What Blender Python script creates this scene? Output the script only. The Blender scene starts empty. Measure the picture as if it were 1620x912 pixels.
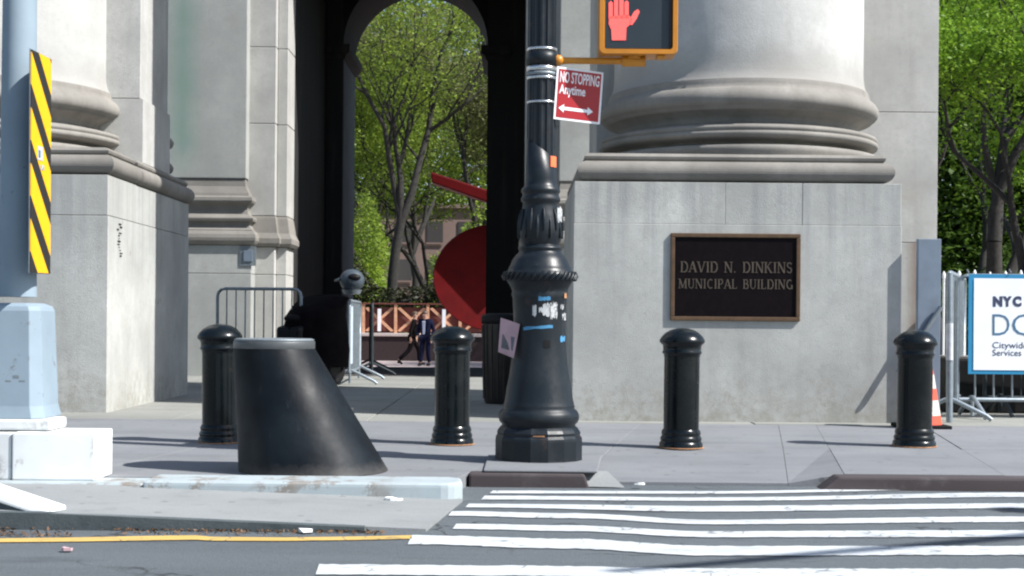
import bpy, bmesh, math, random
import numpy as np
from mathutils import Vector, Matrix
R = math.radians
random.seed(7)
S = bpy.context.scene
COL = S.collection

# ------------------------------------------------------------------ camera, sky, sun, exposure
F = 2290.0; ROLL = R(0.5); EYE = 0.80
cd = bpy.data.cameras.new('camera'); cam = bpy.data.objects.new('camera', cd); COL.objects.link(cam)
cam.location = (0, 0, EYE); cam.rotation_euler = (R(90), -ROLL, 0)
cd.sensor_width = 36; cd.lens = 36 * F / 1620; cd.shift_y = 54 / 1620
cd.clip_start = 0.1; cd.clip_end = 2000
S.camera = cam
SUN_EL = R(45); SUN_AZ = R(110.5)                  # azimuth clockwise from +Y: the sun stands to the right, a little in front of the facade
w = bpy.data.worlds.new('World'); S.world = w; w.use_nodes = True
wn = w.node_tree.nodes; sky = wn.new('ShaderNodeTexSky'); sky.sky_type = 'NISHITA'; sky.sun_disc = False
sky.sun_elevation = SUN_EL; sky.sun_rotation = SUN_AZ
w.node_tree.links.new(sky.outputs[0], wn['Background'].inputs[0]); wn['Background'].inputs[1].default_value = 0.10
sl = bpy.data.lights.new('sun', 'SUN'); sl.energy = 5.0; sl.angle = R(0.5); sl.color = (1.0, 0.975, 0.94)
so = bpy.data.objects.new('sun', sl); COL.objects.link(so)
tosun = Vector((math.sin(SUN_AZ) * math.cos(SUN_EL), math.cos(SUN_AZ) * math.cos(SUN_EL), math.sin(SUN_EL)))
so.rotation_euler = tosun.to_track_quat('Z', 'Y').to_euler(); so.location = tosun * 30
S.view_settings.view_transform = 'Standard'; S.view_settings.look = 'None'
S.view_settings.exposure = 0.80; S.view_settings.gamma = 1.0
S.cycles.max_bounces = 6
S.cycles.filter_width = 2.2

# ------------------------------------------------------------------ placing: a sight line of the photograph met at a real distance
cr, sr = math.cos(ROLL), math.sin(ROLL)
def ray(px, py):
    u, v = px - 810, py - 510
    return u * cr + v * sr, -u * sr + v * cr
def P(px, py, d):
    u, v = ray(px, py); return Vector((u * d / F, d, EYE - v * d / F))
def G(px, py, z):
    u, v = ray(px, py); d = (EYE - z) * F / v; return Vector((u * d / F, d, z))

# ------------------------------------------------------------------ materials
def nodes(name):
    m = bpy.data.materials.new(name); m.use_nodes = True
    nt = m.node_tree; return m, nt, nt.nodes['Principled BSDF']
def mixc(nt, fac, a, b, blend='MIX'):
    n = nt.nodes.new('ShaderNodeMix'); n.data_type = 'RGBA'; n.blend_type = blend
    for sock, val in ((n.inputs[0], fac), (n.inputs[6], a), (n.inputs[7], b)):
        if hasattr(val, 'links'): nt.links.new(val, sock)
        elif isinstance(val, (tuple, list)): sock.default_value = (*val[:3], 1)
        else: sock.default_value = val
    return n.outputs[2]
def noise(nt, scale, detail=4, vec=None, rough=0.55):
    n = nt.nodes.new('ShaderNodeTexNoise'); n.inputs['Scale'].default_value = scale
    n.inputs['Detail'].default_value = detail; n.inputs['Roughness'].default_value = rough
    if vec is not None: nt.links.new(vec, n.inputs['Vector'])
    return n.outputs['Fac']
def ramp(nt, fac, lo, hi):
    n = nt.nodes.new('ShaderNodeMapRange'); n.inputs[1].default_value = lo; n.inputs[2].default_value = hi
    n.clamp = True; nt.links.new(fac, n.inputs[0]); return n.outputs[0]
def math_(nt, op, a, b=0.0):
    n = nt.nodes.new('ShaderNodeMath'); n.operation = op
    for s, v in ((n.inputs[0], a), (n.inputs[1], b)):
        if hasattr(v, 'links'): nt.links.new(v, s)
        else: s.default_value = v
    return n.outputs[0]
def coords(nt, scale=(1, 1, 1), world=True):
    if world:
        g = nt.nodes.new('ShaderNodeNewGeometry'); out = g.outputs['Position']
    else:
        t = nt.nodes.new('ShaderNodeTexCoord'); out = t.outputs['Object']
    if scale != (1, 1, 1):
        mp = nt.nodes.new('ShaderNodeMapping'); mp.inputs['Scale'].default_value = scale
        nt.links.new(out, mp.inputs[0]); out = mp.outputs[0]
    return out
def bump(nt, bs, h, strength=0.3, dist=0.01):
    b = nt.nodes.new('ShaderNodeBump'); b.inputs['Strength'].default_value = strength; b.inputs['Distance'].default_value = dist
    nt.links.new(h, b.inputs['Height']); nt.links.new(b.outputs[0], bs.inputs['Normal'])
def mul(c, k): return tuple(min(1, x * k) for x in c)

def mat_plain(name, col, rough=0.5, metal=0.0, var=0.12, scale=14, coat=0, bmp=0.05, spec=0.5):
    m, nt, b = nodes(name); v = coords(nt, world=False)
    f = noise(nt, scale, 5, v)
    c = mixc(nt, ramp(nt, f, .3, .7), mul(col, 1 - var), mul(col, 1 + var))
    nt.links.new(c, b.inputs['Base Color']); b.inputs['Roughness'].default_value = rough
    r = math_(nt, 'ADD', math_(nt, 'MULTIPLY', noise(nt, scale * .6, 4, v), .25), rough - .12)
    nt.links.new(r, b.inputs['Roughness'])
    b.inputs['Metallic'].default_value = metal; b.inputs['Coat Weight'].default_value = coat
    b.inputs['Specular IOR Level'].default_value = spec
    if bmp: bump(nt, b, f, bmp, .004)
    return m
def mat_stone(name, base, stain=(.30, .22, .14), stain_amt=.35, green=0.0, streak=.35, mott=.22, dirt=(.13, .12, .10), band=None, soot=None, damp=False):
    m, nt, b = nodes(name)
    v = coords(nt); vs = coords(nt, (5.0, 5.0, .45)); 
    big = ramp(nt, noise(nt, 1.3, 6, v, .6), .32, .68)
    mid = ramp(nt, noise(nt, 7, 5, v, .65), .3, .7)
    fine = ramp(nt, noise(nt, 95, 3, v, .7), .3, .7)
    c = mixc(nt, big, mul(base, 1 - mott * 1.25), mul(base, 1 + mott * .7))
    c = mixc(nt, math_(nt, 'MULTIPLY', mid, .45), c, mul(base, .70))
    c = mixc(nt, math_(nt, 'MULTIPLY', ramp(nt, noise(nt, 22, 5, v, .75), .5, .72), .40), c, mul(base, .55))
    st = ramp(nt, noise(nt, 1.0, 4, vs, .6), .52, .78)
    c = mixc(nt, math_(nt, 'MULTIPLY', st, streak), c, dirt)
    rs = ramp(nt, noise(nt, 2.1, 7, v, .7), .60, .80)
    c = mixc(nt, math_(nt, 'MULTIPLY', rs, stain_amt), c, stain)
    c = mixc(nt, math_(nt, 'MULTIPLY', fine, .28), c, mul(base, .62))
    if band or soot or damp:
        sp = nt.nodes.new('ShaderNodeSeparateXYZ'); nt.links.new(v, sp.inputs[0])
    if band:                                              # run-off that stains one place: x, half width, z range (clean -> full), colour
        bx, hw, za, zb_, bc = band
        dx = math_(nt, 'ABSOLUTE', math_(nt, 'SUBTRACT', sp.outputs[0], bx))
        wv = math_(nt, 'ADD', dx, math_(nt, 'MULTIPLY', noise(nt, 1.4 if hw > .2 else 5, 5, v), hw))
        gb = math_(nt, 'MULTIPLY', math_(nt, 'SUBTRACT', 1.0, ramp(nt, wv, hw * .4, hw * 1.4)), ramp(nt, sp.outputs[2], za, zb_))
        c = mixc(nt, math_(nt, 'MULTIPLY', gb, .9), c, bc)
    if soot:                                              # soot that the column base has left on the foot of the shaft
        zz = math_(nt, 'ADD', sp.outputs[2], math_(nt, 'MULTIPLY', noise(nt, 3, 5, v), .28))
        c = mixc(nt, math_(nt, 'SUBTRACT', 1.0, ramp(nt, zz, soot[0], soot[1])), c, soot[2])
    if damp:                                              # splash and moss patches low on the pedestals
        zz = math_(nt, 'ADD', sp.outputs[2], math_(nt, 'MULTIPLY', noise(nt, 2.2, 6, v, .7), 1.1))
        pd = math_(nt, 'MULTIPLY', math_(nt, 'SUBTRACT', 1.0, ramp(nt, zz, .45, .95)), ramp(nt, noise(nt, 11, 5, v, .7), .38, .62))
        c = mixc(nt, math_(nt, 'MULTIPLY', pd, .7), c, (.20, .18, .125))
        run = math_(nt, 'MULTIPLY', ramp(nt, noise(nt, 1.0, 5, coords(nt, (9, 9, .35)), .6), .47, .66), ramp(nt, sp.outputs[2], .9, 1.9))
        c = mixc(nt, math_(nt, 'MULTIPLY', run, .55), c, (.19, .20, .205))
        sp2 = ramp(nt, noise(nt, 6.5, 4, v, .5), .70, .76)
        c = mixc(nt, math_(nt, 'MULTIPLY', sp2, .6), c, (.17, .11, .06))
    oi = nt.nodes.new('ShaderNodeObjectInfo')
    c = mixc(nt, math_(nt, 'MULTIPLY', oi.outputs['Random'], .40), c, mul(base, .70))
    nt.links.new(c, b.inputs['Base Color']); b.inputs['Roughness'].default_value = .82
    b.inputs['Specular IOR Level'].default_value = .3
    bump(nt, b, math_(nt, 'ADD', math_(nt, 'MULTIPLY', mid, .5), fine), .25, .006)
    return m
def mat_asphalt():
    m, nt, b = nodes('asphalt'); v = coords(nt); vl = coords(nt, (.5, 2.2, 1))
    big = ramp(nt, noise(nt, 1.6, 6, vl, .65), .3, .72); fine = ramp(nt, noise(nt, 120, 3, v, .85), .30, .70)
    c = mixc(nt, big, (.062, .074, .084), (.098, .113, .125))
    c = mixc(nt, math_(nt, 'MULTIPLY', fine, .6), c, (.16, .175, .185))
    sp = ramp(nt, noise(nt, 60, 3, v, .8), .62, .75)
    c = mixc(nt, math_(nt, 'MULTIPLY', sp, .8), c, (.02, .021, .023))
    patch = ramp(nt, noise(nt, .9, 5, coords(nt, (.8, 2.6, 1)), .6), .60, .70)
    c = mixc(nt, math_(nt, 'MULTIPLY', patch, .55), c, (.045, .05, .058))
    vc = nt.nodes.new('ShaderNodeTexVoronoi'); vc.feature = 'DISTANCE_TO_EDGE'; vc.inputs['Scale'].default_value = .9
    wp = nt.nodes.new('ShaderNodeTexNoise'); wp.inputs['Scale'].default_value = 2.5; wp.inputs['Detail'].default_value = 6; nt.links.new(v, wp.inputs['Vector'])
    av = nt.nodes.new('ShaderNodeVectorMath'); av.operation = 'ADD'; nt.links.new(v, av.inputs[0]); nt.links.new(wp.outputs['Color'], av.inputs[1]); nt.links.new(av.outputs[0], vc.inputs['Vector'])
    ck = math_(nt, 'MULTIPLY', math_(nt, 'SUBTRACT', 1.0, ramp(nt, vc.outputs[0], .002, .018)), ramp(nt, noise(nt, 1.1, 3, v), .45, .55))
    c = mixc(nt, math_(nt, 'MULTIPLY', ck, .75), c, (.02, .021, .022))
    ch = ramp(nt, noise(nt, 38, 4, v, .85), .66, .72)
    c = mixc(nt, math_(nt, 'MULTIPLY', ch, .7), c, (.22, .23, .235))
    nt.links.new(c, b.inputs['Base Color']); b.inputs['Roughness'].default_value = .86; b.inputs['Specular IOR Level'].default_value = .25
    bump(nt, b, fine, .5, .008); return m
def mat_paint_road(name, col, wear=.5):
    m, nt, b = nodes(name); v = coords(nt)
    vc = nt.nodes.new('ShaderNodeTexVoronoi'); vc.feature = 'DISTANCE_TO_EDGE'; vc.inputs['Scale'].default_value = 2.1
    warp = nt.nodes.new('ShaderNodeTexNoise'); warp.inputs['Scale'].default_value = 3; nt.links.new(v, warp.inputs['Vector'])
    av = nt.nodes.new('ShaderNodeVectorMath'); av.operation = 'ADD'; nt.links.new(v, av.inputs[0]); nt.links.new(warp.outputs['Color'], av.inputs[1])
    nt.links.new(av.outputs[0], vc.inputs['Vector'])
    crack = math_(nt, 'MULTIPLY', math_(nt, 'SUBTRACT', 1.0, ramp(nt, vc.outputs[0], .0, .02)), ramp(nt, noise(nt, 1.7, 2, v), .44, .50))
    chips = math_(nt, 'MULTIPLY', ramp(nt, noise(nt, 30, 5, coords(nt, (.5, 1, 1)), .75), .56, .64), ramp(nt, noise(nt, 2.2, 3, v), .44, .66))
    f = math_(nt, 'MAXIMUM', math_(nt, 'MULTIPLY', crack, .8), math_(nt, 'MULTIPLY', chips, wear))
    g = ramp(nt, noise(nt, 5, 5, v), .3, .75)
    ty = ramp(nt, noise(nt, 1.0, 5, coords(nt, (.6, 7, 1)), .7), .5, .75)
    c = mixc(nt, g, col, mul(col, .80)); c = mixc(nt, math_(nt, 'MULTIPLY', ty, .5), c, mul(col, .5)); pw = math_(nt, 'MULTIPLY', ramp(nt, noise(nt, 1.3, 6, coords(nt, (.7, 3.5, 1)), .75), .54, .70), ramp(nt, noise(nt, 45, 4, v, .85), .35, .65))
    f = math_(nt, 'MAXIMUM', f, math_(nt, 'MULTIPLY', pw, .7))
    c = mixc(nt, f, c, (.09, .095, .10))
    nt.links.new(c, b.inputs['Base Color']); b.inputs['Roughness'].default_value = .7
    bump(nt, b, noise(nt, 120, 2, v), .3, .004); return m
def mat_concrete(name, a, b_, speck=.3, stain=.25, sc=1.4, gum=False):
    m, nt, b = nodes(name); v = coords(nt)
    c = mixc(nt, ramp(nt, noise(nt, sc, 6, v, .65), .3, .7), a, b_)
    c = mixc(nt, math_(nt, 'MULTIPLY', ramp(nt, noise(nt, 120, 2, v, .8), .3, .7), speck), c, mul(a, .6))
    c = mixc(nt, math_(nt, 'MULTIPLY', ramp(nt, noise(nt, 4.3, 7, v, .7), .56, .74), stain), c, mul(a, .45))
    if gum:                                               # trodden gum spots and a few wandering cracks
        vg = nt.nodes.new('ShaderNodeTexVoronoi'); vg.inputs['Scale'].default_value = 5.5; nt.links.new(v, vg.inputs['Vector'])
        c = mixc(nt, math_(nt, 'MULTIPLY', math_(nt, 'SUBTRACT', 1.0, ramp(nt, vg.outputs[0], .07, .12)), .6), c, mul(a, .35))
        lg = ramp(nt, noise(nt, 1.0, 6, coords(nt, (.35, 1.6, 1)), .7), .5, .68)
        c = mixc(nt, math_(nt, 'MULTIPLY', lg, .4), c, mul(a, .55))
    oi = nt.nodes.new('ShaderNodeObjectInfo')
    c = mixc(nt, math_(nt, 'MULTIPLY', oi.outputs['Random'], .18), c, mul(a, .75))
    nt.links.new(c, b.inputs['Base Color']); b.inputs['Roughness'].default_value = .85; b.inputs['Specular IOR Level'].default_value = .3
    bump(nt, b, noise(nt, 90, 3, v), .3, .005); return m
def mat_peel(name, paint, under, lo=.56, hi=.62, sc=9):
    m, nt, b = nodes(name); v = coords(nt)
    f = math_(nt, 'MULTIPLY', ramp(nt, noise(nt, sc, 7, v, .72), lo, hi), ramp(nt, noise(nt, 2.5, 3, v), .4, .6))
    p = mixc(nt, ramp(nt, noise(nt, 3, 5, v), .3, .7), paint, mul(paint, .82))
    c = mixc(nt, f, p, under); nt.links.new(c, b.inputs['Base Color']); b.inputs['Roughness'].default_value = .75
    bump(nt, b, f, -.4, .004); return m
def mat_iron(name, col=(.010, .012, .014), rough=.28, rust=.0, dust=.25):
    m, nt, b = nodes(name); v = coords(nt)
    oi = nt.nodes.new('ShaderNodeObjectInfo'); vv = nt.nodes.new('ShaderNodeVectorMath'); vv.operation = 'ADD'; nt.links.new(v, vv.inputs[0]); nt.links.new(oi.outputs['Location'], vv.inputs[1]); v = vv.outputs[0]
    d = ramp(nt, noise(nt, 6, 6, v, .7), .45, .8)
    sc = ramp(nt, noise(nt, 22, 5, v, .8), .66, .70)
    c = mixc(nt, math_(nt, 'MULTIPLY', d, dust), col, (.07, .075, .08))
    c = mixc(nt, math_(nt, 'MULTIPLY', sc, dust * 2.2), c, (.10, .10, .10))
    if rust:
        r = ramp(nt, noise(nt, 9, 7, v, .7), .62, .72); c = mixc(nt, math_(nt, 'MULTIPLY', r, rust), c, (.16, .07, .03))
    nt.links.new(c, b.inputs['Base Color'])
    nt.links.new(math_(nt, 'ADD', math_(nt, 'MULTIPLY', d, .25), rough), b.inputs['Roughness'])
    b.inputs['Specular IOR Level'].default_value = .30
    bump(nt, b, noise(nt, 30, 4, v), .12, .004); return m
def mat_leaf(name, a, b_, c_, trans=.35):
    m, nt, b = nodes(name)
    g = nt.nodes.new('ShaderNodeNewGeometry')
    col = mixc(nt, g.outputs['Random Per Island'], a, b_)
    col = mixc(nt, ramp(nt, noise(nt, .8, 3, coords(nt)), .35, .65), col, c_)
    nt.links.new(col, b.inputs['Base Color']); b.inputs['Roughness'].default_value = .55; b.inputs['Specular IOR Level'].default_value = .25
    tr = nt.nodes.new('ShaderNodeBsdfTranslucent'); nt.links.new(col, tr.inputs[0])
    mx = nt.nodes.new('ShaderNodeMixShader'); mx.inputs[0].default_value = trans
    nt.links.new(b.outputs[0], mx.inputs[1]); nt.links.new(tr.outputs[0], mx.inputs[2])
    nt.links.new(mx.outputs[0], nt.nodes['Material Output'].inputs[0]); return m
def mat_emit(name, col, e, strength):
    m, nt, b = nodes(name); b.inputs['Base Color'].default_value = (*col, 1)
    v = nt.nodes.new('ShaderNodeTexVoronoi'); v.inputs['Scale'].default_value = 95; v.inputs['Randomness'].default_value = .1
    nt.links.new(coords(nt), v.inputs['Vector'])
    c = mixc(nt, ramp(nt, v.outputs[0], .25, .7), e, mul(e, .45))
    nt.links.new(c, b.inputs['Emission Color']); b.inputs['Emission Strength'].default_value = strength; return m
def mat_stripes(name):                                   # flat print on the hazard marker: diagonal bands
    m, nt, b = nodes(name); v = coords(nt, world=False)
    s = nt.nodes.new('ShaderNodeSeparateXYZ'); nt.links.new(v, s.inputs[0])
    t = math_(nt, 'ADD', math_(nt, 'MULTIPLY', s.outputs[2], 1 / .275), math_(nt, 'MULTIPLY', s.outputs[0], 1 / .275))
    fr = math_(nt, 'FRACT', math_(nt, 'ADD', t, 20.15))
    f = ramp(nt, fr, .575, .59)
    grime = ramp(nt, noise(nt, 12, 5, v), .4, .8)
    yel = mixc(nt, math_(nt, 'MULTIPLY', grime, .35), (.80, .42, .005), (.55, .27, .01))
    c = mixc(nt, f, yel, (.018, .017, .016)); nt.links.new(c, b.inputs['Base Color']); b.inputs['Roughness'].default_value = .45
    return m

M = {}
M['stone'] = mat_stone('granite_facade', (.48, .475, .45), stain_amt=.35, streak=.32, mott=.28)
M['stone_ped'] = mat_stone('granite_pedestal', (.475, .48, .455), stain_amt=.38, streak=.36, mott=.28, damp=True)
M['stone_shaft'] = mat_stone('granite_shaft', (.50, .50, .48), stain_amt=.2, streak=.26, mott=.24, soot=(2.98, 3.36, (.26, .25, .23)))
M['stone_rust'] = mat_stone('granite_rust_stained', (.45, .45, .43), stain_amt=.4, streak=.25, damp=True, band=(3.885, .10, .3, .7, (.15, .075, .035)))
M['stone_base'] = mat_stone('granite_weathered_moulding', (.27, .255, .23), stain=(.12, .09, .065), stain_amt=.6, streak=.6, mott=.35)
M['stone_green'] = mat_stone('granite_pilaster', (.40, .41, .39), stain=(.28, .23, .17), stain_amt=.4, streak=.25, dirt=(.2, .22, .19), band=(-4.72, .36, 2.7, 3.3, (.12, .24, .19)))
M['stone_in'] = mat_stone('shade_dark_passage_stone', (.022, .021, .021), stain=(.02, .015, .013), stain_amt=.4)  # wall stone darkened in its colour to stand in for passage shade
M['soffit'] = mat_stone('shade_black_soffit', (.009, .009, .010), stain=(.01, .008, .007), dirt=(.006, .006, .006))  # blacker copy, the shade under the arch is put into its colour
M['reveal'] = mat_stone('daylit_reveal_tint', (.10, .125, .15))  # lighter copy, daylight on the left reveal is put into its colour
M['asphalt'] = mat_asphalt()
M['stripe'] = mat_paint_road('worn_white_road_paint', (.53, .56, .57), .95)
M['yellow'] = mat_paint_road('yellow_road_paint', (.60, .40, .11), .7)
M['slab'] = mat_concrete('grey_sidewalk_concrete', (.175, .183, .195), (.225, .233, .245), .35, .35, gum=True)
M['gap'] = mat_plain('dirt_in_joints', (.14, .135, .13), .9, var=.3)
M['porch'] = mat_concrete('pale_porch_paving', (.22, .225, .205), (.29, .29, .27), .25, .3, gum=True)
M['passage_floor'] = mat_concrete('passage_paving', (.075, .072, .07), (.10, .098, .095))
M['plaza'] = mat_concrete('pink_plaza_paving', (.34, .28, .27), (.42, .35, .34))
M['ground'] = mat_concrete('distant_ground', (.10, .10, .07), (.14, .13, .09), sc=.3)
M['ramp'] = mat_concrete('island_concrete', (.235, .25, .25), (.30, .31, .31), .4, .4, gum=True)
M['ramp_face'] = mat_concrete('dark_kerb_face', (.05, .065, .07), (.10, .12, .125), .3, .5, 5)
M['bluekerb'] = mat_peel('pale_blue_kerb_paint', (.36, .415, .435), (.20, .175, .15), .49, .56, 9)
M['whitewash'] = mat_peel('white_kerb_paint', (.80, .82, .81), (.30, .29, .27), .585, .63, 9)
M['grime'] = mat_peel('chipped_grout', (.68, .70, .70), (.22, .21, .20), .46, .56, 16)
M['steelkerb'] = mat_peel('rusty_steel_kerb', (.052, .040, .042), (.11, .095, .095), .5, .7, 6)
M['iron'] = mat_iron('black_gloss_iron', (.003, .0055, .007), .20, .08, .05)
M['iron_lamp'] = mat_iron('lamp_iron', (.007, .011, .015), .36, .25, .16)
m, nt, b = nodes('black_satin_cone'); v = coords(nt)
c = mixc(nt, ramp(nt, noise(nt, 2.6, 6, v, .6), .42, .75), (.0022, .004, .0065), (.008, .013, .018))
c = mixc(nt, math_(nt, 'MULTIPLY', ramp(nt, noise(nt, 5, 6, coords(nt, (5, 5, .8)), .7), .60, .72), .25), c, (.045, .05, .055))
sz = nt.nodes.new('ShaderNodeSeparateXYZ'); nt.links.new(v, sz.inputs[0])
dz_ = math_(nt, 'SUBTRACT', 1.0, ramp(nt, math_(nt, 'ADD', sz.outputs[2], math_(nt, 'MULTIPLY', noise(nt, 9, 6, v, .8), .12)), .06, .13))
c = mixc(nt, math_(nt, 'MULTIPLY', dz_, .5), c, (.09, .085, .08))
nt.links.new(c, b.inputs['Base Color']); b.inputs['Specular IOR Level'].default_value = .16
nt.links.new(math_(nt, 'ADD', math_(nt, 'MULTIPLY', noise(nt, 3.5, 5, v), .5), .30), b.inputs['Roughness']); bump(nt, b, noise(nt, 5, 3, v), .25, .02)
M['cone_black'] = m
M['collar'] = mat_plain('dull_grey_collar', (.075, .082, .086), .45, .3)
M['polepaint'] = mat_peel('pale_blue_grey_paint', (.24, .31, .365), (.12, .115, .11), .60, .66, 11)
M['steel'] = mat_plain('galvanised_steel', (.25, .29, .32), .45, .5, .15, 20)
M['panel'] = mat_plain('pale_sheet', (.50, .58, .64), .5, 0, .1, 8)
M['steel_dull'] = mat_plain('weathered_steel', (.20, .23, .25), .5, .4, .2, 18)
M['shiny'] = mat_plain('strap_steel', (.60, .62, .63), .25, .9, .1, 30)
M['platemetal'] = mat_plain('blue_grey_sheet', (.15, .19, .24), .55, .1, .1, 8)
M['hazard'] = mat_stripes('hazard_stripes')
M['orange'] = mat_plain('amber_signal_paint', (.50, .19, .012), .4, 0, .10, 9)
M['orange_arm'] = mat_plain('amber_arm_paint', (.50, .20, .012), .45, 0, .2, 12)
M['lens'] = mat_plain('dark_signal_face', (.022, .032, .040), .35, 0, .15, 5)
M['hand'] = mat_emit('red_hand_led', (.5, .05, .04), (1.0, .13, .12), .95)
M['signred'] = mat_plain('sign_red', (.34, .005, .012), .4, 0, .05, 8)
M['signwhite'] = mat_plain('sign_white', (.80, .80, .82), .45, 0, .04, 8)
M['bronzeframe'] = mat_plain('bronze_frame', (.11, .065, .035), .45, .35, .2, 25)
M['bronzedark'] = mat_plain('dark_bronze_field', (.005, .003, .004), .5, 0, .3, 20, spec=.08)
M['letter'] = mat_plain('worn_brass_letter', (.062, .048, .033), .6, .1, .3, 40)
M['blue'] = mat_plain('banner_blue', (.015, .22, .42), .5, 0, .05, 8)
M['cloth'] = mat_plain('white_banner_cloth', (.80, .82, .85), .6, 0, .05, 4, bmp=.1)
M['navyprint'] = mat_plain('navy_print', (.03, .04, .09), .6, 0, .05)
M['blueprint'] = mat_plain('slate_blue_print', (.05, .14, .24), .6, 0, .05)
M['tapeblue'] = mat_plain('blue_tape', (.05, .20, .36), .45, 0, .1)
M['stickerwhite'] = mat_peel('torn_white_paper', (.50, .52, .53), (.02, .025, .03), .47, .52, 60)
M['stickerorange'] = mat_plain('orange_sticker', (.85, .16, .05), .5, 0, .1)
M['paperpink'] = mat_plain('faded_pink_paper', (.46, .30, .32), .7, 0, .15, 12)
M['paperink'] = mat_plain('grey_print', (.12, .12, .13), .7, 0, .4, 30)
M['coneorange'] = mat_plain('cone_orange', (.62, .075, .035), .5, 0, .1)
M['conewhite'] = mat_plain('cone_white_band', (.50, .47, .43), .5, 0, .15)
M['sleeve'] = mat_plain('worn_white_sleeve', (.5, .52, .54), .5, 0, .2)
M['rubber'] = mat_plain('black_rubber', (.009, .009, .010), .8, 0, .2, spec=.15)
M['binbrown'] = mat_plain('dark_bin', (.022, .018, .016), .5, .1, .3)
M['red'] = mat_plain('red_painted_steel', (.105, .002, .003), .55, 0, .2, 3, spec=.2)
M['bark'] = mat_plain('bark', (.021, .019, .016), .9, 0, .45, 9, bmp=.6)
M['leaf_far'] = mat_leaf('spring_leaves', (.20, .30, .03), (.30, .38, .05), (.13, .20, .03), .4)
M['leaf_dull'] = mat_leaf('olive_leaves', (.18, .20, .065), (.25, .26, .10), (.13, .14, .06), .4)
M['leaf_park'] = mat_leaf('bright_green_leaves', (.16, .31, .02), (.27, .42, .035), (.09, .19, .015), .4)
M['leaf_shrub'] = mat_leaf('deep_green_shrub_leaves', (.06, .12, .015), (.11, .19, .02), (.04, .08, .012), .35)
M['hedge'] = mat_leaf('dark_hedge_leaves', (.02, .03, .010), (.035, .04, .014), (.02, .018, .010), .1)
M['brick'] = mat_concrete('brown_brick', (.22, .15, .13), (.28, .20, .18), .3, .3, .5)
M['glassdark'] = mat_plain('dark_window_glass', (.07, .065, .065), .15, 0, .1)
M['wood'] = mat_plain('orange_timber', (.58, .30, .18), .6, 0, .2, 6)
M['woodred'] = mat_plain('red_timber_panel', (.13, .032, .022), .7, 0, .2, 6)
M['coping'] = mat_plain('pale_coping', (.45, .38, .35), .7)
M['planter'] = mat_plain('maroon_brick', (.022, .010, .011), .8, 0, .3)
M['skin'] = mat_plain('skin', (.42, .24, .17), .6, 0, .06)
M['suit'] = mat_plain('dark_suit', (.007, .005, .006), .85, 0, .2, spec=.1)
M['navy'] = mat_plain('navy_cloth', (.006, .008, .026), .85, 0, .2, spec=.1)
M['shirt'] = mat_plain('pale_shirt', (.45, .50, .62), .7)
M['hair'] = mat_plain('brown_hair', (.08, .045, .025), .6)
M['black'] = mat_plain('black_plastic', (.007, .007, .008), .55, spec=.2)
M['coverblack'] = mat_plain('shade_black_cover', (.005, .004, .005), .85, 0, .4, 6, spec=.06, bmp=.4)
M['steel_shade'] = mat_plain('shade_dark_steel', (.035, .045, .05), .6, .2, .2, 18, spec=.2)  # steel copy with the shade put into its colour
M['helmet'] = mat_plain('grey_helmet_shell', (.05, .066, .082), .42, 0, .1)
M['deadleaf'] = mat_leaf('dead_leaves', (.13, .065, .03), (.07, .045, .03), (.19, .12, .07), .1)
M['scrap'] = mat_plain('paper_scrap', (.80, .80, .78), .7)
M['rustpatch'] = mat_plain('rust_stain', (.30, .15, .07), .85, 0, .4, 30)

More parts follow.
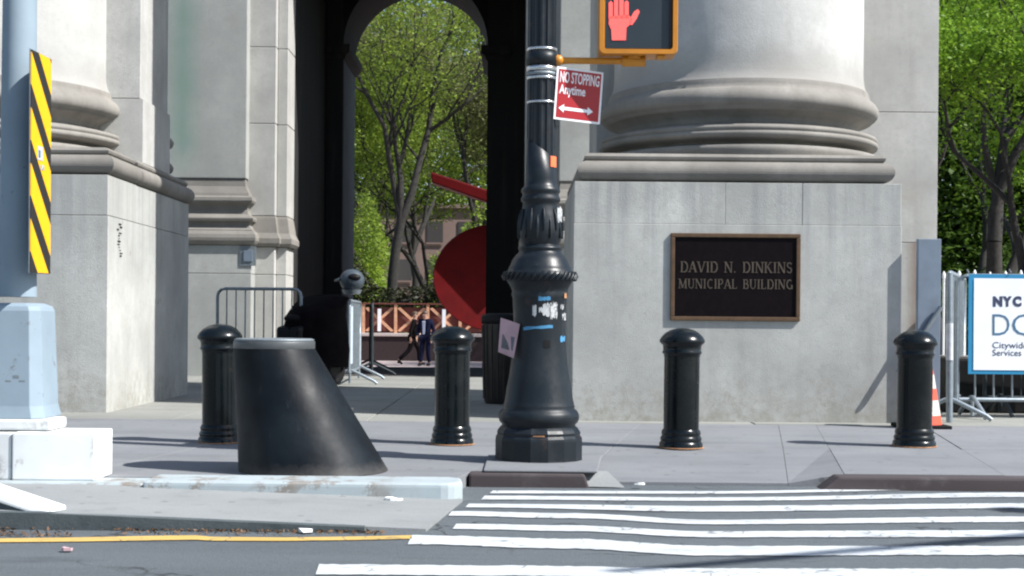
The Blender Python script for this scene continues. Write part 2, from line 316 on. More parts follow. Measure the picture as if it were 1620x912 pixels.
# ------------------------------------------------------------------ mesh helpers
class MB:
    def __init__(s): s.v = []; s.f = []; s.sm = []
    def add(s, vs, fs, smooth=False):
        o = len(s.v); s.v += [tuple(map(float, q)) for q in vs]; s.f += [[i + o for i in f] for f in fs]; s.sm += [smooth] * len(fs); return s
    def box(s, x0, x1, y0, y1, z0, z1):
        v = [(x, y, z) for z in (z0, z1) for y in (y0, y1) for x in (x0, x1)]
        return s.add(v, [(0, 2, 3, 1), (4, 5, 7, 6), (0, 1, 5, 4), (2, 6, 7, 3), (0, 4, 6, 2), (1, 3, 7, 5)])
    def loft(s, rings, cap=True, smooth=False, closed=True):
        n = len(rings[0]); v = [q for r in rings for q in r]; f = []
        for k in range(len(rings) - 1):
            for i in range(n if closed else n - 1):
                j = (i + 1) % n; f.append((k * n + i, k * n + j, (k + 1) * n + j, (k + 1) * n + i))
        s.add(v, f, smooth)
        if cap:
            s.add(rings[0], [list(range(n))[::-1]]); s.add(rings[-1], [list(range(n))])
        return s
    def rect(s, x0, x1, y0, y1, prof):                   # square-plan moulding: prof = (projection, z)
        return s.loft([[(x0 - o, y0 - o, z), (x1 + o, y0 - o, z), (x1 + o, y1 + o, z), (x0 - o, y1 + o, z)] for o, z in prof])
    def lathe(s, cx, cy, prof, n=40, shear=(0, 0), smooth=True, a0=0, flute=None):
        rings = []
        z0, z1 = prof[0][1], prof[-1][1]
        for r, z in prof:
            t = (z - z0) / (z1 - z0) if z1 != z0 else 0
            rings.append([(cx + shear[0] * t + r * math.cos(a0 + 2 * math.pi * i / n), cy + shear[1] * t + r * math.sin(a0 + 2 * math.pi * i / n), z) for i in range(n)])
        return s.loft(rings, True, smooth)
    def tube(s, pts, r, n=8, cap=True):
        pts = [Vector(p) for p in pts]; rr = r if isinstance(r, (list, tuple)) else [r] * len(pts); rings = []
        up = None
        for i, p in enumerate(pts):
            d = (pts[min(i + 1, len(pts) - 1)] - pts[max(i - 1, 0)]).normalized()
            if up is None:
                up = Vector((0, 0, 1)) if abs(d.z) < .9 else Vector((1, 0, 0))
            a = d.cross(up).normalized(); b = d.cross(a).normalized(); up = -b if False else up
            if abs(d.dot(up)) > .97:
                up = Vector((1, 0, 0)) if abs(d.x) < .9 else Vector((0, 1, 0)); a = d.cross(up).normalized(); b = d.cross(a).normalized()
            rings.append([p + (a * math.cos(2 * math.pi * k / n) + b * math.sin(2 * math.pi * k / n)) * rr[i] for k in range(n)])
        return s.loft(rings, cap, True)
    def prism(s, poly, d, off=(0, 0, 0)):                # poly: list of 3-D points, d: extrusion vector
        d = Vector(d); a = [Vector(p) for p in poly]; return s.loft([a, [p + d for p in a]])
    def ball(s, c, rx, ry, rz, n=16, m=10, zmin=-1, zmax=1):
        rings = []
        for k in range(m + 1):
            t = math.asin(zmin) + (math.asin(zmax) - math.asin(zmin)) * k / m
            rings.append([(c[0] + max(.02, math.cos(t)) * rx * math.cos(2 * math.pi * i / n), c[1] + max(.02, math.cos(t)) * ry * math.sin(2 * math.pi * i / n), c[2] + rz * math.sin(t)) for i in range(n)])
        return s.loft(rings, True, True)
    def xf(s, mtx):
        s.v = [tuple(mtx @ Vector(q)) for q in s.v]; return s
    def build(s, name, material, parent=None, bevel=0.0, seg=2, origin=None, jitter=0.0):
        me = bpy.data.meshes.new(name)
        off = Vector(origin) if origin is not None else (parent_world(parent) if parent is not None else Vector((0, 0, 0)))
        me.from_pydata([tuple(Vector(q) - off) for q in s.v], [], s.f); me.materials.append(material)
        me.polygons.foreach_set('use_smooth', s.sm)
        bm = bmesh.new(); bm.from_mesh(me)
        bmesh.ops.remove_doubles(bm, verts=bm.verts, dist=1e-5)
        bmesh.ops.recalc_face_normals(bm, faces=bm.faces)
        if bevel:
            es = [e for e in bm.edges if len(e.link_faces) == 2 and e.calc_face_angle(0) > .6]
            bmesh.ops.bevel(bm, geom=es, offset=bevel, segments=seg, profile=.6, affect='EDGES', clamp_overlap=True)
        for e in bm.edges:
            if len(e.link_faces) == 2 and e.link_faces[0].smooth != e.link_faces[1].smooth: e.smooth = False
        bm.to_mesh(me); bm.free()
        o = bpy.data.objects.new(name, me); COL.objects.link(o)
        if parent is not None:
            o.parent = parent
            o.location = off - parent_world(parent)
        else: o.location = off
        return o
def parent_world(o):
    p = Vector(o.location)
    while o.parent is not None: o = o.parent; p += Vector(o.location)
    return p
def tag(o, label=None, cat=None, group=None, kind=None):
    if label: o['label'] = label
    if cat: o['category'] = cat
    if group: o['group'] = group
    if kind: o['kind'] = kind
    return o
def thing(name, loc, label, cat, group=None):
    o = bpy.data.objects.new(name, None); COL.objects.link(o); o.location = loc; o.empty_display_size = .2
    return tag(o, label, cat, group)
def copy_tree(o, parent=None):
    c = o.copy(); COL.objects.link(c); c.parent = parent
    for ch in [q for q in o.children]: copy_tree(ch, c)
    return c
def text_mesh(body, size, bold=0.0, xs=1.0, align='LEFT', depth=.0015):
    cu = bpy.data.curves.new('lettering', 'FONT'); cu.body = body; cu.size = size; cu.offset = bold; cu.extrude = depth; cu.align_x = align
    cu.resolution_u = 3
    o = bpy.data.objects.new('lettering', cu); COL.objects.link(o)
    me = bpy.data.meshes.new_from_object(o.evaluated_get(bpy.context.evaluated_depsgraph_get()))
    bpy.data.objects.remove(o); bpy.data.curves.remove(cu)
    me.transform(Matrix.Diagonal((xs, 1, 1, 1))); return me
def put_mesh(name, me, material, parent, mtx):            # mtx is in the parent's space
    me.transform(mtx); me.materials.clear(); me.materials.append(material)
    o = bpy.data.objects.new(name, me); COL.objects.link(o); o.parent = parent; o['kind'] = 'stuff'; return o
STAND = Matrix.Rotation(R(90), 4, 'X')                   # text plane (x, y) -> (x, z), facing -Y

# ------------------------------------------------------------------ ROAD, SIDEWALK, FLOORS
ROAD = -0.07
def rough_sheet(name, mat, x0, x1, y0, y1, z):
    return tag(MB().add([(x0, y0, z), (x1, y0, z), (x1, y1, z), (x0, y1, z)], [(0, 1, 2, 3)]).build(name, mat), kind='structure')
rough_sheet('ground', M['ground'], -400, 400, -60, 900, -0.75)
road = tag(MB().box(-60, 60, -40, 9.36, -.5, ROAD).build('road', M['asphalt']), kind='structure')

def on_road(px, py, lift=.004): return G(px, py, ROAD + lift)
# crosswalk bars: (x, top, bottom) stations read along each bar
bars = [
 [(780, 776.4, 780.7), (1120, 777.2, 781.2), (1620, 768.7, 772.8)],
 [(767, 784.5, 790.5), (1120, 787.2, 792.6), (1620, 779.6, 786.4)],
 [(742, 797.2, 802.8), (1120, 800.5, 809.5), (1620, 796.6, 804)],
 [(715, 808.8, 816.2), (900, 812, 820), (1120, 822.5, 829.6), (1620, 817.4, 826)],
 [(722, 828.8, 837), (900, 831.5, 840.5), (1120, 840.6, 850), (1620, 839, 849.7)],
 [(651, 847, 861), (900, 852.6, 868), (1120, 864, 879), (1620, 864, 878)],
 [(505, 893, 909), (800, 895, 911), (1120, 899.5, 915), (1620, 900, 916)],
 [(470, 944, 962), (1120, 948, 966), (1620, 948, 966)],
 [(430, 1010, 1035), (1120, 1014, 1038), (1620, 1014, 1038)]]
rnd = random.Random(3)
for b in bars:
    st = []
    for (xa, ta, ba), (xb, tb, bb) in zip(b, b[1:]):
        n = max(2, int((xb - xa) / 11))
        for i in range(n):
            t = i / n; tt = t * t * (3 - 2 * t); st.append((xa + (xb - xa) * t, ta + (tb - ta) * tt, ba + (bb - ba) * tt))
    st.append(b[-1])
    for i in range(1, 14): st.append((1620 + 60 * i, b[-1][1], b[-1][2]))
    k = (st[0][2] - st[0][1]) * .035
    top = [on_road(x, t + rnd.uniform(-k, k)) for x, t, q in st]; bot = [on_road(x + (-6 if i == 0 else 0), q + rnd.uniform(-k, k)) for i, (x, t, q) in enumerate(st)]
    MB().add(top + bot, [(i, i + 1, len(st) + i + 1, len(st) + i) for i in range(len(st) - 1)]).build('crosswalk_stripe', M['stripe'], road)
yl = [(-260, 857, 863), (0, 852, 858), (120, 850.5, 857), (240, 848, 855), (310, 847, 854), (335, 849.5, 855.5), (450, 850.5, 856), (560, 849, 854.5), (651, 847, 852.5)]
MB().add([on_road(x, t) for x, t, q in yl] + [on_road(x, q) for x, t, q in yl], [(i, i + 1, len(yl) + i + 1, len(yl) + i) for i in range(len(yl) - 1)]).build('yellow_line', M['yellow'], road)

# sidewalk: bed with separate slabs, joints running a little askew to the kerb
SWF = 7.62                                               # front edge on the right
side = tag(MB().box(-40, 40, 9.37, 11.57, -.5, -.014).build('sidewalk', M['gap']), kind='structure')
MB().add([(-.30, SWF + .13, -.09), (40, SWF + .13, -.09), (40, 8.63, -.09), (-.30, 8.63, -.09)], [(0, 1, 2, 3)]).build('slab_bed', M['gap'], side)
JX = [-9.6, -6.9, -4.2, -2.2, -.24, .36, 1.46, 1.76, 2.62, 4.3, 6.0, 7.8, 9.6, 11.4]
def jx(X, d): return X + .17 * (d - 7.6)
rows = [(SWF + .16, 9.36), (9.37, 11.55)]
RAMP0, RAMP1 = .42, 1.45
for i in range(len(JX) - 1):
    for (a, b) in rows:
        if a < 9 and JX[i + 1] < .0: a = 7.345
        g = .0008
        q = [(jx(JX[i], a) + g, a), (jx(JX[i + 1], a) - g, a), (jx(JX[i + 1], b) - g, b), (jx(JX[i], b) + g, b)]
        low = a < 8 and RAMP0 - .1 < JX[i] < RAMP1 - .01
        dz = rnd.uniform(-.002, .002)
        mb = MB()
        z1 = [dz, dz, dz, dz]
        if low: z1[0] = z1[1] = ROAD + .018               # dropped kerb at the crosswalk
        if a < 9 and JX[i] == 1.46: z1[0] = ROAD + .018
        mb.add([(x, y, -.11) for x, y in q] + [(x, y, z) for (x, y), z in zip(q, z1)], [(3, 2, 1, 0), (4, 5, 6, 7), (0, 1, 5, 4), (1, 2, 6, 5), (2, 3, 7, 6), (3, 0, 4, 7)])
        mb.build('paving_slab', M['slab'], side, bevel=.0018, seg=1)
# steel-faced kerb pieces either side of the dropped kerb
def kerb(x0, x1, slope0=0, slope1=0):
    z = .0; y0, y1 = SWF, SWF + .155
    v = [(x0, y0, -.2), (x1, y0, -.2), (x1, y1, -.2), (x0, y1, -.2), (x0 + slope0, y0, z), (x1 - slope1, y0, z), (x1 - slope1, y1, z), (x0 + slope0, y1, z)]
    return MB().add(v, [(3, 2, 1, 0), (4, 5, 6, 7), (0, 1, 5, 4), (1, 2, 6, 5), (2, 3, 7, 6), (3, 0, 4, 7)])
kerb(-.22, .46, 0, .07).build('steel_kerb', M['steelkerb'], side, bevel=.012)
kerb(1.47, 14, .26, 0).build('steel_kerb', M['steelkerb'], side, bevel=.012)
# pale concrete lip where the dropped kerb begins
MB().add([(.40, SWF + .02, ROAD + .006), (.60, SWF - .01, ROAD + .006), (.52, SWF + .158, .004), (.36, SWF + .158, .006)], [(0, 1, 2, 3)]).build('kerb_lip', M['ramp'], side)
# pale pad around the lamp base
pp = [G(765, 748, .0), G(945, 750, .0), G(952, 724, .0), G(772, 724, .0)]
MB().prism([(p.x, p.y, .003) for p in pp], (0, 0, .012)).build('lamp_pad', M['slab'], side, bevel=.006)

# porch floor of pale flags, and the floor of the passage
porch = tag(MB().box(-30, 40, 11.58, 20.9, -.5, -.012).build('porch_floor', M['gap']), kind='structure')
xs = [-12 + 1.55 * i for i in range(22)]; ys = [11.59, 12.9, 14.5, 16.1, 17.7, 19.3, 20.9]
for i in range(len(xs) - 1):
    for j in range(len(ys) - 1):
        mb = MB().box(xs[i] + .005, xs[i + 1] - .005, ys[j] + .005, ys[j + 1] - .005, -.1, rnd.uniform(.0, .004))
        mb.build('paving_flag', M['porch'], porch, bevel=.004, seg=1)
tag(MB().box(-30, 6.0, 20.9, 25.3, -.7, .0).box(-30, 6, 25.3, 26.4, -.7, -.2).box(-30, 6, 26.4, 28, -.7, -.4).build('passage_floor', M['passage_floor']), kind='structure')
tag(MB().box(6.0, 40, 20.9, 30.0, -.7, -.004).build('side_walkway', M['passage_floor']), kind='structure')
tag(MB().box(-60, 60, 28.0, 52.5, -.9, -.6).build('plaza', M['plaza']), kind='structure')

# ------------------------------------------------------------------ TRAFFIC ISLAND (raised kerb with a concrete apron)
isl = tag(MB().add([], []).box(-8, -.42, 7.29, 7.335, -.4, -.03).build('traffic_island', M['asphalt']), kind='structure')
a = G(100, 806, .0); b_ = G(672, 842, ROAD + .01); c_ = G(732, 790, ROAD + .01); d_ = G(120, 776, .0)
yb = 7.02
tri = [(-4.5, 5.95, .0), (a.x, 5.96, -.002), (b_.x, 5.98, ROAD + .012), (c_.x, 7.0, ROAD + .012), (c_.x, yb, ROAD + .012), (d_.x, yb, -.005), (-4.5, yb, .0)]
n = len(tri)
MB().add([(x, y, -.2) for x, y, z in tri] + tri, [list(range(n))[::-1], (n, n + 1, n + 5, n + 6), (n + 1, n + 2, n + 3, n + 5), (n + 3, n + 4, n + 5)] + [(i, (i + 1) % n, n + (i + 1) % n, n + i) for i in range(n)]).build('concrete_apron', M['ramp'], isl)
# dark teal face of the apron, a thin kerb skin set proud
fx = [(-4.5, .002), (-1.9, .0), (a.x, -.004), (b_.x - .25, ROAD + .022)]
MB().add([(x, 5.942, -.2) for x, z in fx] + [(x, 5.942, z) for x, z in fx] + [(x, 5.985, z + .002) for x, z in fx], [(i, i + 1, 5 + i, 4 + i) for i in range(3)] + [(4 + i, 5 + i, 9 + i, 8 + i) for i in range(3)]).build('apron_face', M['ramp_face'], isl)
# white painted kerb dropping from the left
wk = [P(-120, 715, 6.25), P(0, 762, 6.15), P(112, 807, 6.0)]
mb = MB()
rings = []
ringd = []
for p in [(-3.6, 6.30, .15), (-2.27, 6.17, .092), (-1.91, 6.04, .006)]:
    x, y, z = p
    rings.append([(x, y - .075, z - .03), (x, y - .062, z), (x + .04, y + .055, z + .008), (x + .04, y + .065, -.05)])
    ringd.append([(x, y - .071, -.1), (x, y - .069, z - .026), (x, y + .0, z - .04), (x, y + .0, -.1)])
mb.loft(rings).build('white_kerb', M['whitewash'], isl, bevel=.008)
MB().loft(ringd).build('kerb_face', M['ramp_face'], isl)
# pale blue kerb stones
def kerb_block(x0, x1, y0, y1, z0, z1, rnd_end=False):
    if not rnd_end: return MB().box(x0, x1, y0, y1, z0, z1)
    poly = [(x0, y0), (x1 - .10, y0)] + [(x1 - .10 + .10 * math.sin(t), (y0 + .12) - .12 * math.cos(t)) for t in [R(q) for q in (20, 40, 60, 80, 90)]] + [(x1 - .01, y1 - .05), (x1 - .07, y1), (x0, y1)]
    return MB().prism([(x, y, z0) for x, y in poly], (0, 0, z1 - z0))
kerb_block(-1.775, -.235, 6.97, 7.28, -.2, .021, True).build('blue_kerbstone', M['bluekerb'], isl, bevel=.022, seg=3)
kerb_block(-2.9, -1.79, 7.02, 7.30, -.2, .0).build('blue_kerbstone', M['bluekerb'], isl, bevel=.016, seg=3)

# ------------------------------------------------------------------ STONE PIERS WITH COLUMNS
ATTIC = [(1.22, 2.19), (1.235, 2.225), (1.24, 2.24), (1.24, 2.275), (1.13, 2.295), (1.085, 2.31), (1.085, 2.325), (1.19, 2.335), (1.235, 2.35), (1.245, 2.37), (1.24, 2.388), (1.225, 2.396), (1.225, 2.402), (1.235, 2.41), (1.237, 2.425), (1.225, 2.44), (1.19, 2.446), (1.19, 2.452), (1.10, 2.465), (1.06, 2.485), (1.05, 2.50), (1.07, 2.535), (1.14, 2.575), (1.185, 2.585), (1.185, 2.60), (1.215, 2.61), (1.238, 2.635), (1.245, 2.665), (1.238, 2.70), (1.215, 2.735), (1.185, 2.76), (1.165, 2.768), (1.165, 2.80), (1.155, 2.835)]
FOOT = [(1.152, 2.836), (1.13, 2.87), (1.118, 2.92), (1.112, 2.98), (1.11, 3.05)]
SQ = [(-.06, 1.955), (-.035, 1.957)] + [(-.035 + .085 * math.sin(math.pi * q / 14), 2.044 - .084 * math.cos(math.pi * q / 14)) for q in range(1, 14)] + [(-.03, 2.13), (-.015, 2.145), (-.01, 2.165), (-.035, 2.19), (-.06, 2.195)]
def stone(parent, x0, x1, y0, y1, z0, z1, mat=None, name='stone_block', bev=.003):
    return MB().box(x0, x1, y0, y1, z0, z1).build(name, mat or M['stone_ped'], parent, bevel=bev, seg=1)
g = .0015
rp = thing('column_pier', (1.83, 13.1, 0), 'stone pier with a round column above the pedestal that carries the bronze plaque', 'pier')
X0, X1, Y0, Y1 = .50, 3.165, 11.8, 13.98
MB().box(X0 + .02, X1 - .02, Y0 + .02, Y1, 0, 1.94).build('pedestal_core', M['gap'], rp)
stone(rp, X0 - .004, X1 + .006, Y0, Y1, -.02, 1.612 - g)
for xa, xb in ((X0, 1.73), (1.73 + g, 2.36), (2.36 + g, X1)): stone(rp, xa, xb, Y0 + rnd.uniform(.0, .004), Y1, 1.612, 1.953)
MB().rect(.575, 3.06, Y0 + .03, Y1, SQ).build('plinth_moulding', M['stone_base'], rp)
MB().lathe(2.02, 13.1, ATTIC, 72).build('column_base', M['stone_base'], rp)
MB().lathe(2.02, 13.1, FOOT + [(1.11, 6.3), (1.10, 6.31)], 72).build('column_shaft', M['stone_shaft'], rp)
MB().lathe(2.02, 13.1, [(1.10, 6.315), (1.09, 10.5)], 72).build('column_shaft', M['stone'], rp)
for z0, z1 in ((-.02, 1.6), (1.606, 2.86), (2.866, 4.6), (4.606, 6.6), (6.606, 8.6), (8.606, 10.5)):
    for xa, xb in ((.80, 2.4), (2.405, 4.10)): stone(rp, xa, xb, 13.99, 15.3, z0, z1, M['stone_rust'] if z0 < 1 else M['stone'])

lp = thing('column_pier', (-4.8, 13.8, 0), 'stone pier with a sunlit right flank rising behind the striped hazard marker', 'pier')
X0, X1, Y0, Y1 = -6.1, -3.44, 12.3, 15.4
MB().box(X0 + .02, X1 - .02, Y0 + .02, Y1 - .02, 0, 1.9).build('pedestal_core', M['gap'], lp)
for xa, xb, ya, yb2 in ((X0, X1, Y0, 13.23), (X0, X1 - .006, 13.24, Y1)):
    stone(lp, xa, xb, ya, yb2, -.02, 1.675); stone(lp, xa, xb - .004, ya + .003, yb2, 1.68, 2.03 - .008)
MB().rect(X0 + .03, X1 - .0, Y0 + .03, 13.225, [(o, z + .07) for o, z in SQ]).build('plinth_moulding', M['stone_base'], lp)
MB().rect(X0 + .03, X1 - .0, 13.29, Y1 - .03, [(o, z + .07) for o, z in SQ]).build('plinth_moulding', M['stone_base'], lp)
AT2 = [(r, z + .07) for r, z in ATTIC]
MB().lathe(-4.93, 13.6, AT2, 72).build('column_base', M['stone_base'], lp)
MB().lathe(-4.93, 13.6, [(r, z + .07) for r, z in FOOT] + [(1.11, 6.3), (1.10, 6.31)], 72).build('column_shaft', M['stone_shaft'], lp)
MB().lathe(-4.93, 13.6, [(1.10, 6.315), (1.09, 10.5)], 72).build('column_shaft', M['stone'], lp)
for z0, z1 in ((2.26, 2.86), (2.866, 4.6), (4.606, 6.6), (6.606, 8.6), (8.606, 10.5)):
    stone(lp, -6.4, -3.50 if z0 > 2.8 else -3.47, 13.55, 14.62, z0, z1, M['stone'])
    stone(lp, -6.4, -3.66, 14.625, 15.3, z0, z1, M['stone'])
for z in (2.36, 2.62): MB().tube([(-6.0, 15.02, z), (-3.60, 15.02, z), (-3.55, 15.02, z), (-3.53, 15.02, z)], [.075, .07, .05, .02], 12).xf(Matrix.Identity(4)).build('torus_moulding', M['stone_base'], lp)
# soot scratches cut into the lit flank
mbs = MB(); rr = random.Random(5)
for k in range(12):
    yy = 12.62 + rr.uniform(-.05, .05); zz = 1.62 - .025 * k
    mbs.box(-3.437, -3.4345, yy, yy + rr.uniform(.02, .09), zz, zz + rr.uniform(.006, .014))
mbs.build('scratch_marks', M['rubber'], lp)['kind'] = 'stuff'

# ------------------------------------------------------------------ BUILDING BEHIND, WITH THE DARK PASSAGE AND ARCH
bd = thing('stone_building', (-1.5, 23, 0), 'grey stone building with pilasters flanking a dark arched passage to a plaza', 'building')
FD = 20.5
SQP = [(-.02, 1.855), (.03, 1.86), (.06, 1.88), (.085, 1.92), (.09, 1.96), (.08, 2.01), (.05, 2.055), (.03, 2.06), (.03, 2.075), (.0, 2.10), (-.02, 2.14), (-.01, 2.19), (.035, 2.20), (.045, 2.235), (.035, 2.255), (.01, 2.262), (-.04, 2.30), (-.06, 2.36), (-.05, 2.42), (-.01, 2.455), (.01, 2.46), (.025, 2.49), (.02, 2.535), (-.005, 2.555), (-.03, 2.56), (-.04, 2.60), (-.09, 2.70), (-.10, 2.80)]
def pilaster(x0, x1, side, mat):
    p = bpy.data.objects.new('pilaster', None); COL.objects.link(p); p.parent = bd; p.location = Vector((x0, FD, 0)) - Vector(bd.location)
    MB().box(x0, x1, FD, 21.4, 0, 1.45).build('pedestal_block', mat, p, bevel=.008)
    MB().box(x0, x1 - .002, FD + .003, 21.4, 1.456, 1.853).build('pedestal_block', mat, p, bevel=.008)
    MB().rect(x0 + .02, x1 - .02, FD + .02, 21.38, SQP).build('base_moulding', M['stone_base'], p)
    MB().box(x0 + .1, x1 - .1, FD + .1, 21.38, 2.81, 10).build('shaft', mat, p, bevel=.015)
    return p
pilaster(-5.05, -3.70, 1, M['stone_green'])
pilaster(.55, 2.2, -1, M['stone_green'])
# stepped jamb strips beside the opening
def jamb(xa, xb, y0, mat=M['stone']):
    for z0, z1 in ((0, 1.45), (1.455, 1.85), (2.30, 3.62), (3.625, 4.72), (4.725, 6.5)):
        MB().box(xa, xb, y0, 21.6, z0, z1).build('jamb_stone', mat, bd, bevel=.008, seg=1)
    MB().rect(xa, xb, y0, 21.55, [(.0, 1.855), (.05, 1.86), (.08, 1.90), (.08, 1.97), (.04, 2.05), (.03, 2.12), (.01, 2.26), (0, 2.295)]).build('jamb_moulding', M['stone_base'], bd)
jamb(-3.82, -3.42, 20.80); jamb(-3.417, -3.27, 20.95)
jamb(.27, .67, 20.80); jamb(.17, .267, 20.95)
# upper wall of the building over and beside the passage
for xa, xb, z0, z1 in ((-14, -5.06, 0, 10), (2.21, 4.2, 0, 10), (-5.04, 2.19, 6.51, 10)):
    MB().box(xa, xb, 21.0, 22.0, z0, z1).build('wall', M['stone'], bd)
# passage lining: side walls, ceiling, rear wall with the arch
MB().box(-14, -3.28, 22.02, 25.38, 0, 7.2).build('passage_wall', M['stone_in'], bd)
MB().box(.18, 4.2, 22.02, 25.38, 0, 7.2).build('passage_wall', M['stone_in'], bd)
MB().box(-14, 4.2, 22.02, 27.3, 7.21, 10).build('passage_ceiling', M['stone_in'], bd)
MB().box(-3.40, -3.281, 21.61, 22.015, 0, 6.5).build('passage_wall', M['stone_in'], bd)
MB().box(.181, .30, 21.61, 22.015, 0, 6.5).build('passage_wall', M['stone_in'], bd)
AX0, AX1, ASP = -3.0, -.466, 5.64; acx = (AX0 + AX1) / 2; ar = (AX1 - AX0) / 2
arc = [(acx - ar * math.cos(math.pi * i / 28), ASP + ar * math.sin(math.pi * i / 28)) for i in range(29)]
top = [(x, 7.2) for x, z in arc]
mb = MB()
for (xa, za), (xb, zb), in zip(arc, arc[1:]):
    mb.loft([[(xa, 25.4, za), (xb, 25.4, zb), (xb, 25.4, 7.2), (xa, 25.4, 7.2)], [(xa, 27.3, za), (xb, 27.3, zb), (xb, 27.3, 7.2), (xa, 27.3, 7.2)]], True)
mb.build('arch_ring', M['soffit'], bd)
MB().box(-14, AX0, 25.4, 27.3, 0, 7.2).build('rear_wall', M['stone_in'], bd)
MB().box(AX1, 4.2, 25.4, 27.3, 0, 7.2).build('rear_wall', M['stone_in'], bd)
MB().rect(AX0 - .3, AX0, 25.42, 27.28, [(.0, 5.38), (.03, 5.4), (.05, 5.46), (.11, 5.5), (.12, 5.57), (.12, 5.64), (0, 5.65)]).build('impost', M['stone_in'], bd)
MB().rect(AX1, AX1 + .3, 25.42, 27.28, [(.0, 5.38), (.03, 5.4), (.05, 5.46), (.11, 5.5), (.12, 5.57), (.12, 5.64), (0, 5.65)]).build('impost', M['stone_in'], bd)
MB().box(AX0 + .0005, AX0 + .004, 25.5, 27.29, 0, 5.375).build('reveal_light_skin', M['reveal'], bd)  # added skin that paints daylight onto the left jamb
# small grey plate on the left pilaster's pedestal
q0 = P(380, 390, FD - .012); q1 = P(405, 421, FD - .012)
pl = thing('wall_plate', (q0.x, FD, q1.z), 'small square grey metal plate fixed to the pilaster left of the dark passage', 'plate')
MB().box(q0.x, q1.x, FD - .014, FD - .002, q1.z, q0.z).build('plate', M['steel_dull'], pl, bevel=.004)
MB().box(q0.x + .05, q1.x - .05, FD - .03, FD - .015, q1.z + .06, q0.z - .06).build('cover', M['platemetal'], pl, bevel=.004)

# ------------------------------------------------------------------ BRONZE PLAQUE
FONT = {
 'D': (.74, [([(.14, 0), (.14, 1)], .15), ([(.14, .97), (.40, .97)], .07), ([(.14, .03), (.40, .03)], .07), ('arc', .38, .5, .29, .47, -90, 90, .13)], [.14]),
 'A': (.76, [([(.06, 0), (.38, 1)], .08), ([(.38, 1), (.68, 0)], .15), ([(.18, .33), (.58, .33)], .06)], [(.06, 0), (.68, 0)]),
 'V': (.76, [([(.08, 1), (.38, 0)], .15), ([(.38, 0), (.70, 1)], .08)], [(.08, 1), (.70, 1)]),
 'I': (.34, [([(.17, 0), (.17, 1)], .15)], [.17]),
 'N': (.80, [([(.12, 0), (.12, 1)], .08), ([(.12, 1), (.68, 0)], .15), ([(.68, 0), (.68, 1)], .08)], [(.12, 0), (.10, 1), (.68, 1)]),
 '.': (.30, [([(.10, .06), (.20, .06)], .13)], []),
 'K': (.78, [([(.14, 0), (.14, 1)], .15), ([(.18, .46), (.62, 1)], .07), ([(.30, .58), (.68, 0)], .15)], [.14, (.62, 1), (.68, 0)]),
 'S': (.58, [('arc', .29, .73, .19, .23, 20, 260, .10), ('arc', .29, .26, .21, .23, 90, -160, .11)], []),
 'M': (.94, [([(.12, 0), (.14, 1)], .08), ([(.14, 1), (.46, .05)], .14), ([(.46, .05), (.78, 1)], .07), ([(.78, 1), (.80, 0)], .15)], [(.12, 0), (.80, 0), (.10, 1), (.82, 1)]),
 'U': (.76, [([(.14, 1), (.14, .34)], .15), ('arc', .38, .34, .24, .31, 180, 360, .10), ([(.62, .34), (.62, 1)], .08)], [(.14, 1), (.62, 1)]),
 'C': (.72, [('arc', .40, .5, .29, .47, 50, 310, .12)], []),
 'P': (.64, [([(.14, 0), (.14, 1)], .15), ([(.14, .97), (.34, .97)], .06), ([(.14, .47), (.34, .47)], .06), ('arc', .33, .72, .21, .25, -90, 90, .12)], [.14]),
 'L': (.62, [([(.14, 0), (.14, 1)], .15), ([(.14, .03), (.54, .03)], .07), ([(.54, .0), (.56, .22)], .06)], [.14]),
 'B': (.66, [([(.14, 0), (.14, 1)], .15), ([(.14, .97), (.33, .97)], .06), ([(.14, .52), (.36, .52)], .06), ([(.14, .03), (.36, .03)], .06), ('arc', .33, .75, .18, .22, -90, 90, .11), ('arc', .36, .27, .22, .245, -90, 90, .12)], [.14]),
 'G': (.78, [('arc', .40, .5, .29, .47, 50, 345, .12), ([(.66, .02), (.66, .42)], .13), ([(.52, .42), (.74, .42)], .06)], []),
 ' ': (.48, [], []) }
def serif_text(mb, body, x, y, z, h, width):
    tot = sum(FONT[c][0] + .06 for c in body); sx = width / tot; cur = x
    def stroke(pts, wd):
        for (ax, az), (bx, bz) in zip(pts, pts[1:]):
            d = Vector((bx - ax, bz - az)); L = d.length
            if L < 1e-6: continue
            nx, nz = -d.y / L * wd / 2, d.x / L * wd / 2
            quad = [(ax + nx, az + nz), (bx + nx, bz + nz), (bx - nx, bz - nz), (ax - nx, az - nz)]
            mb.prism([(cur + qx * sx, y, z + qz * h) for qx, qz in quad], (0, -.003 - random.random() * .0006, 0))
    for c in body:
        wd_, st, sf = FONT[c]
        for s in st:
            if s[0] == 'arc':
                _, cx, cz, rx, rz, a0, a1, t = s
                stroke([(cx + rx * math.cos(R(a0 + (a1 - a0) * i / 9)), cz + rz * math.sin(R(a0 + (a1 - a0) * i / 9))) for i in range(10)], t)
            else: stroke(*s)
        for q in sf:
            for (qx, qz) in ([(q, 0), (q, 1)] if not isinstance(q, tuple) else [q]):
                zz = .03 if qz == 0 else .97; stroke([(qx - .14, zz), (qx + .14, zz)], .06)
        cur += (wd_ + .06) * sx
PD = 11.8
a = P(1061, 369, PD); b2 = P(1265, 509, PD)
px0, px1, pz0, pz1 = a.x, b2.x, b2.z, a.z
plq = thing('bronze_plaque', ((px0 + px1) / 2, PD, pz0), 'dark bronze plaque naming the municipal building, with a brown frame, fixed to the pedestal', 'plaque')
MB().box(px0 + .02, px1 - .02, PD - .010, PD - .001, pz0 + .02, pz1 - .02).build('field', M['bronzedark'], plq)
fw = .034
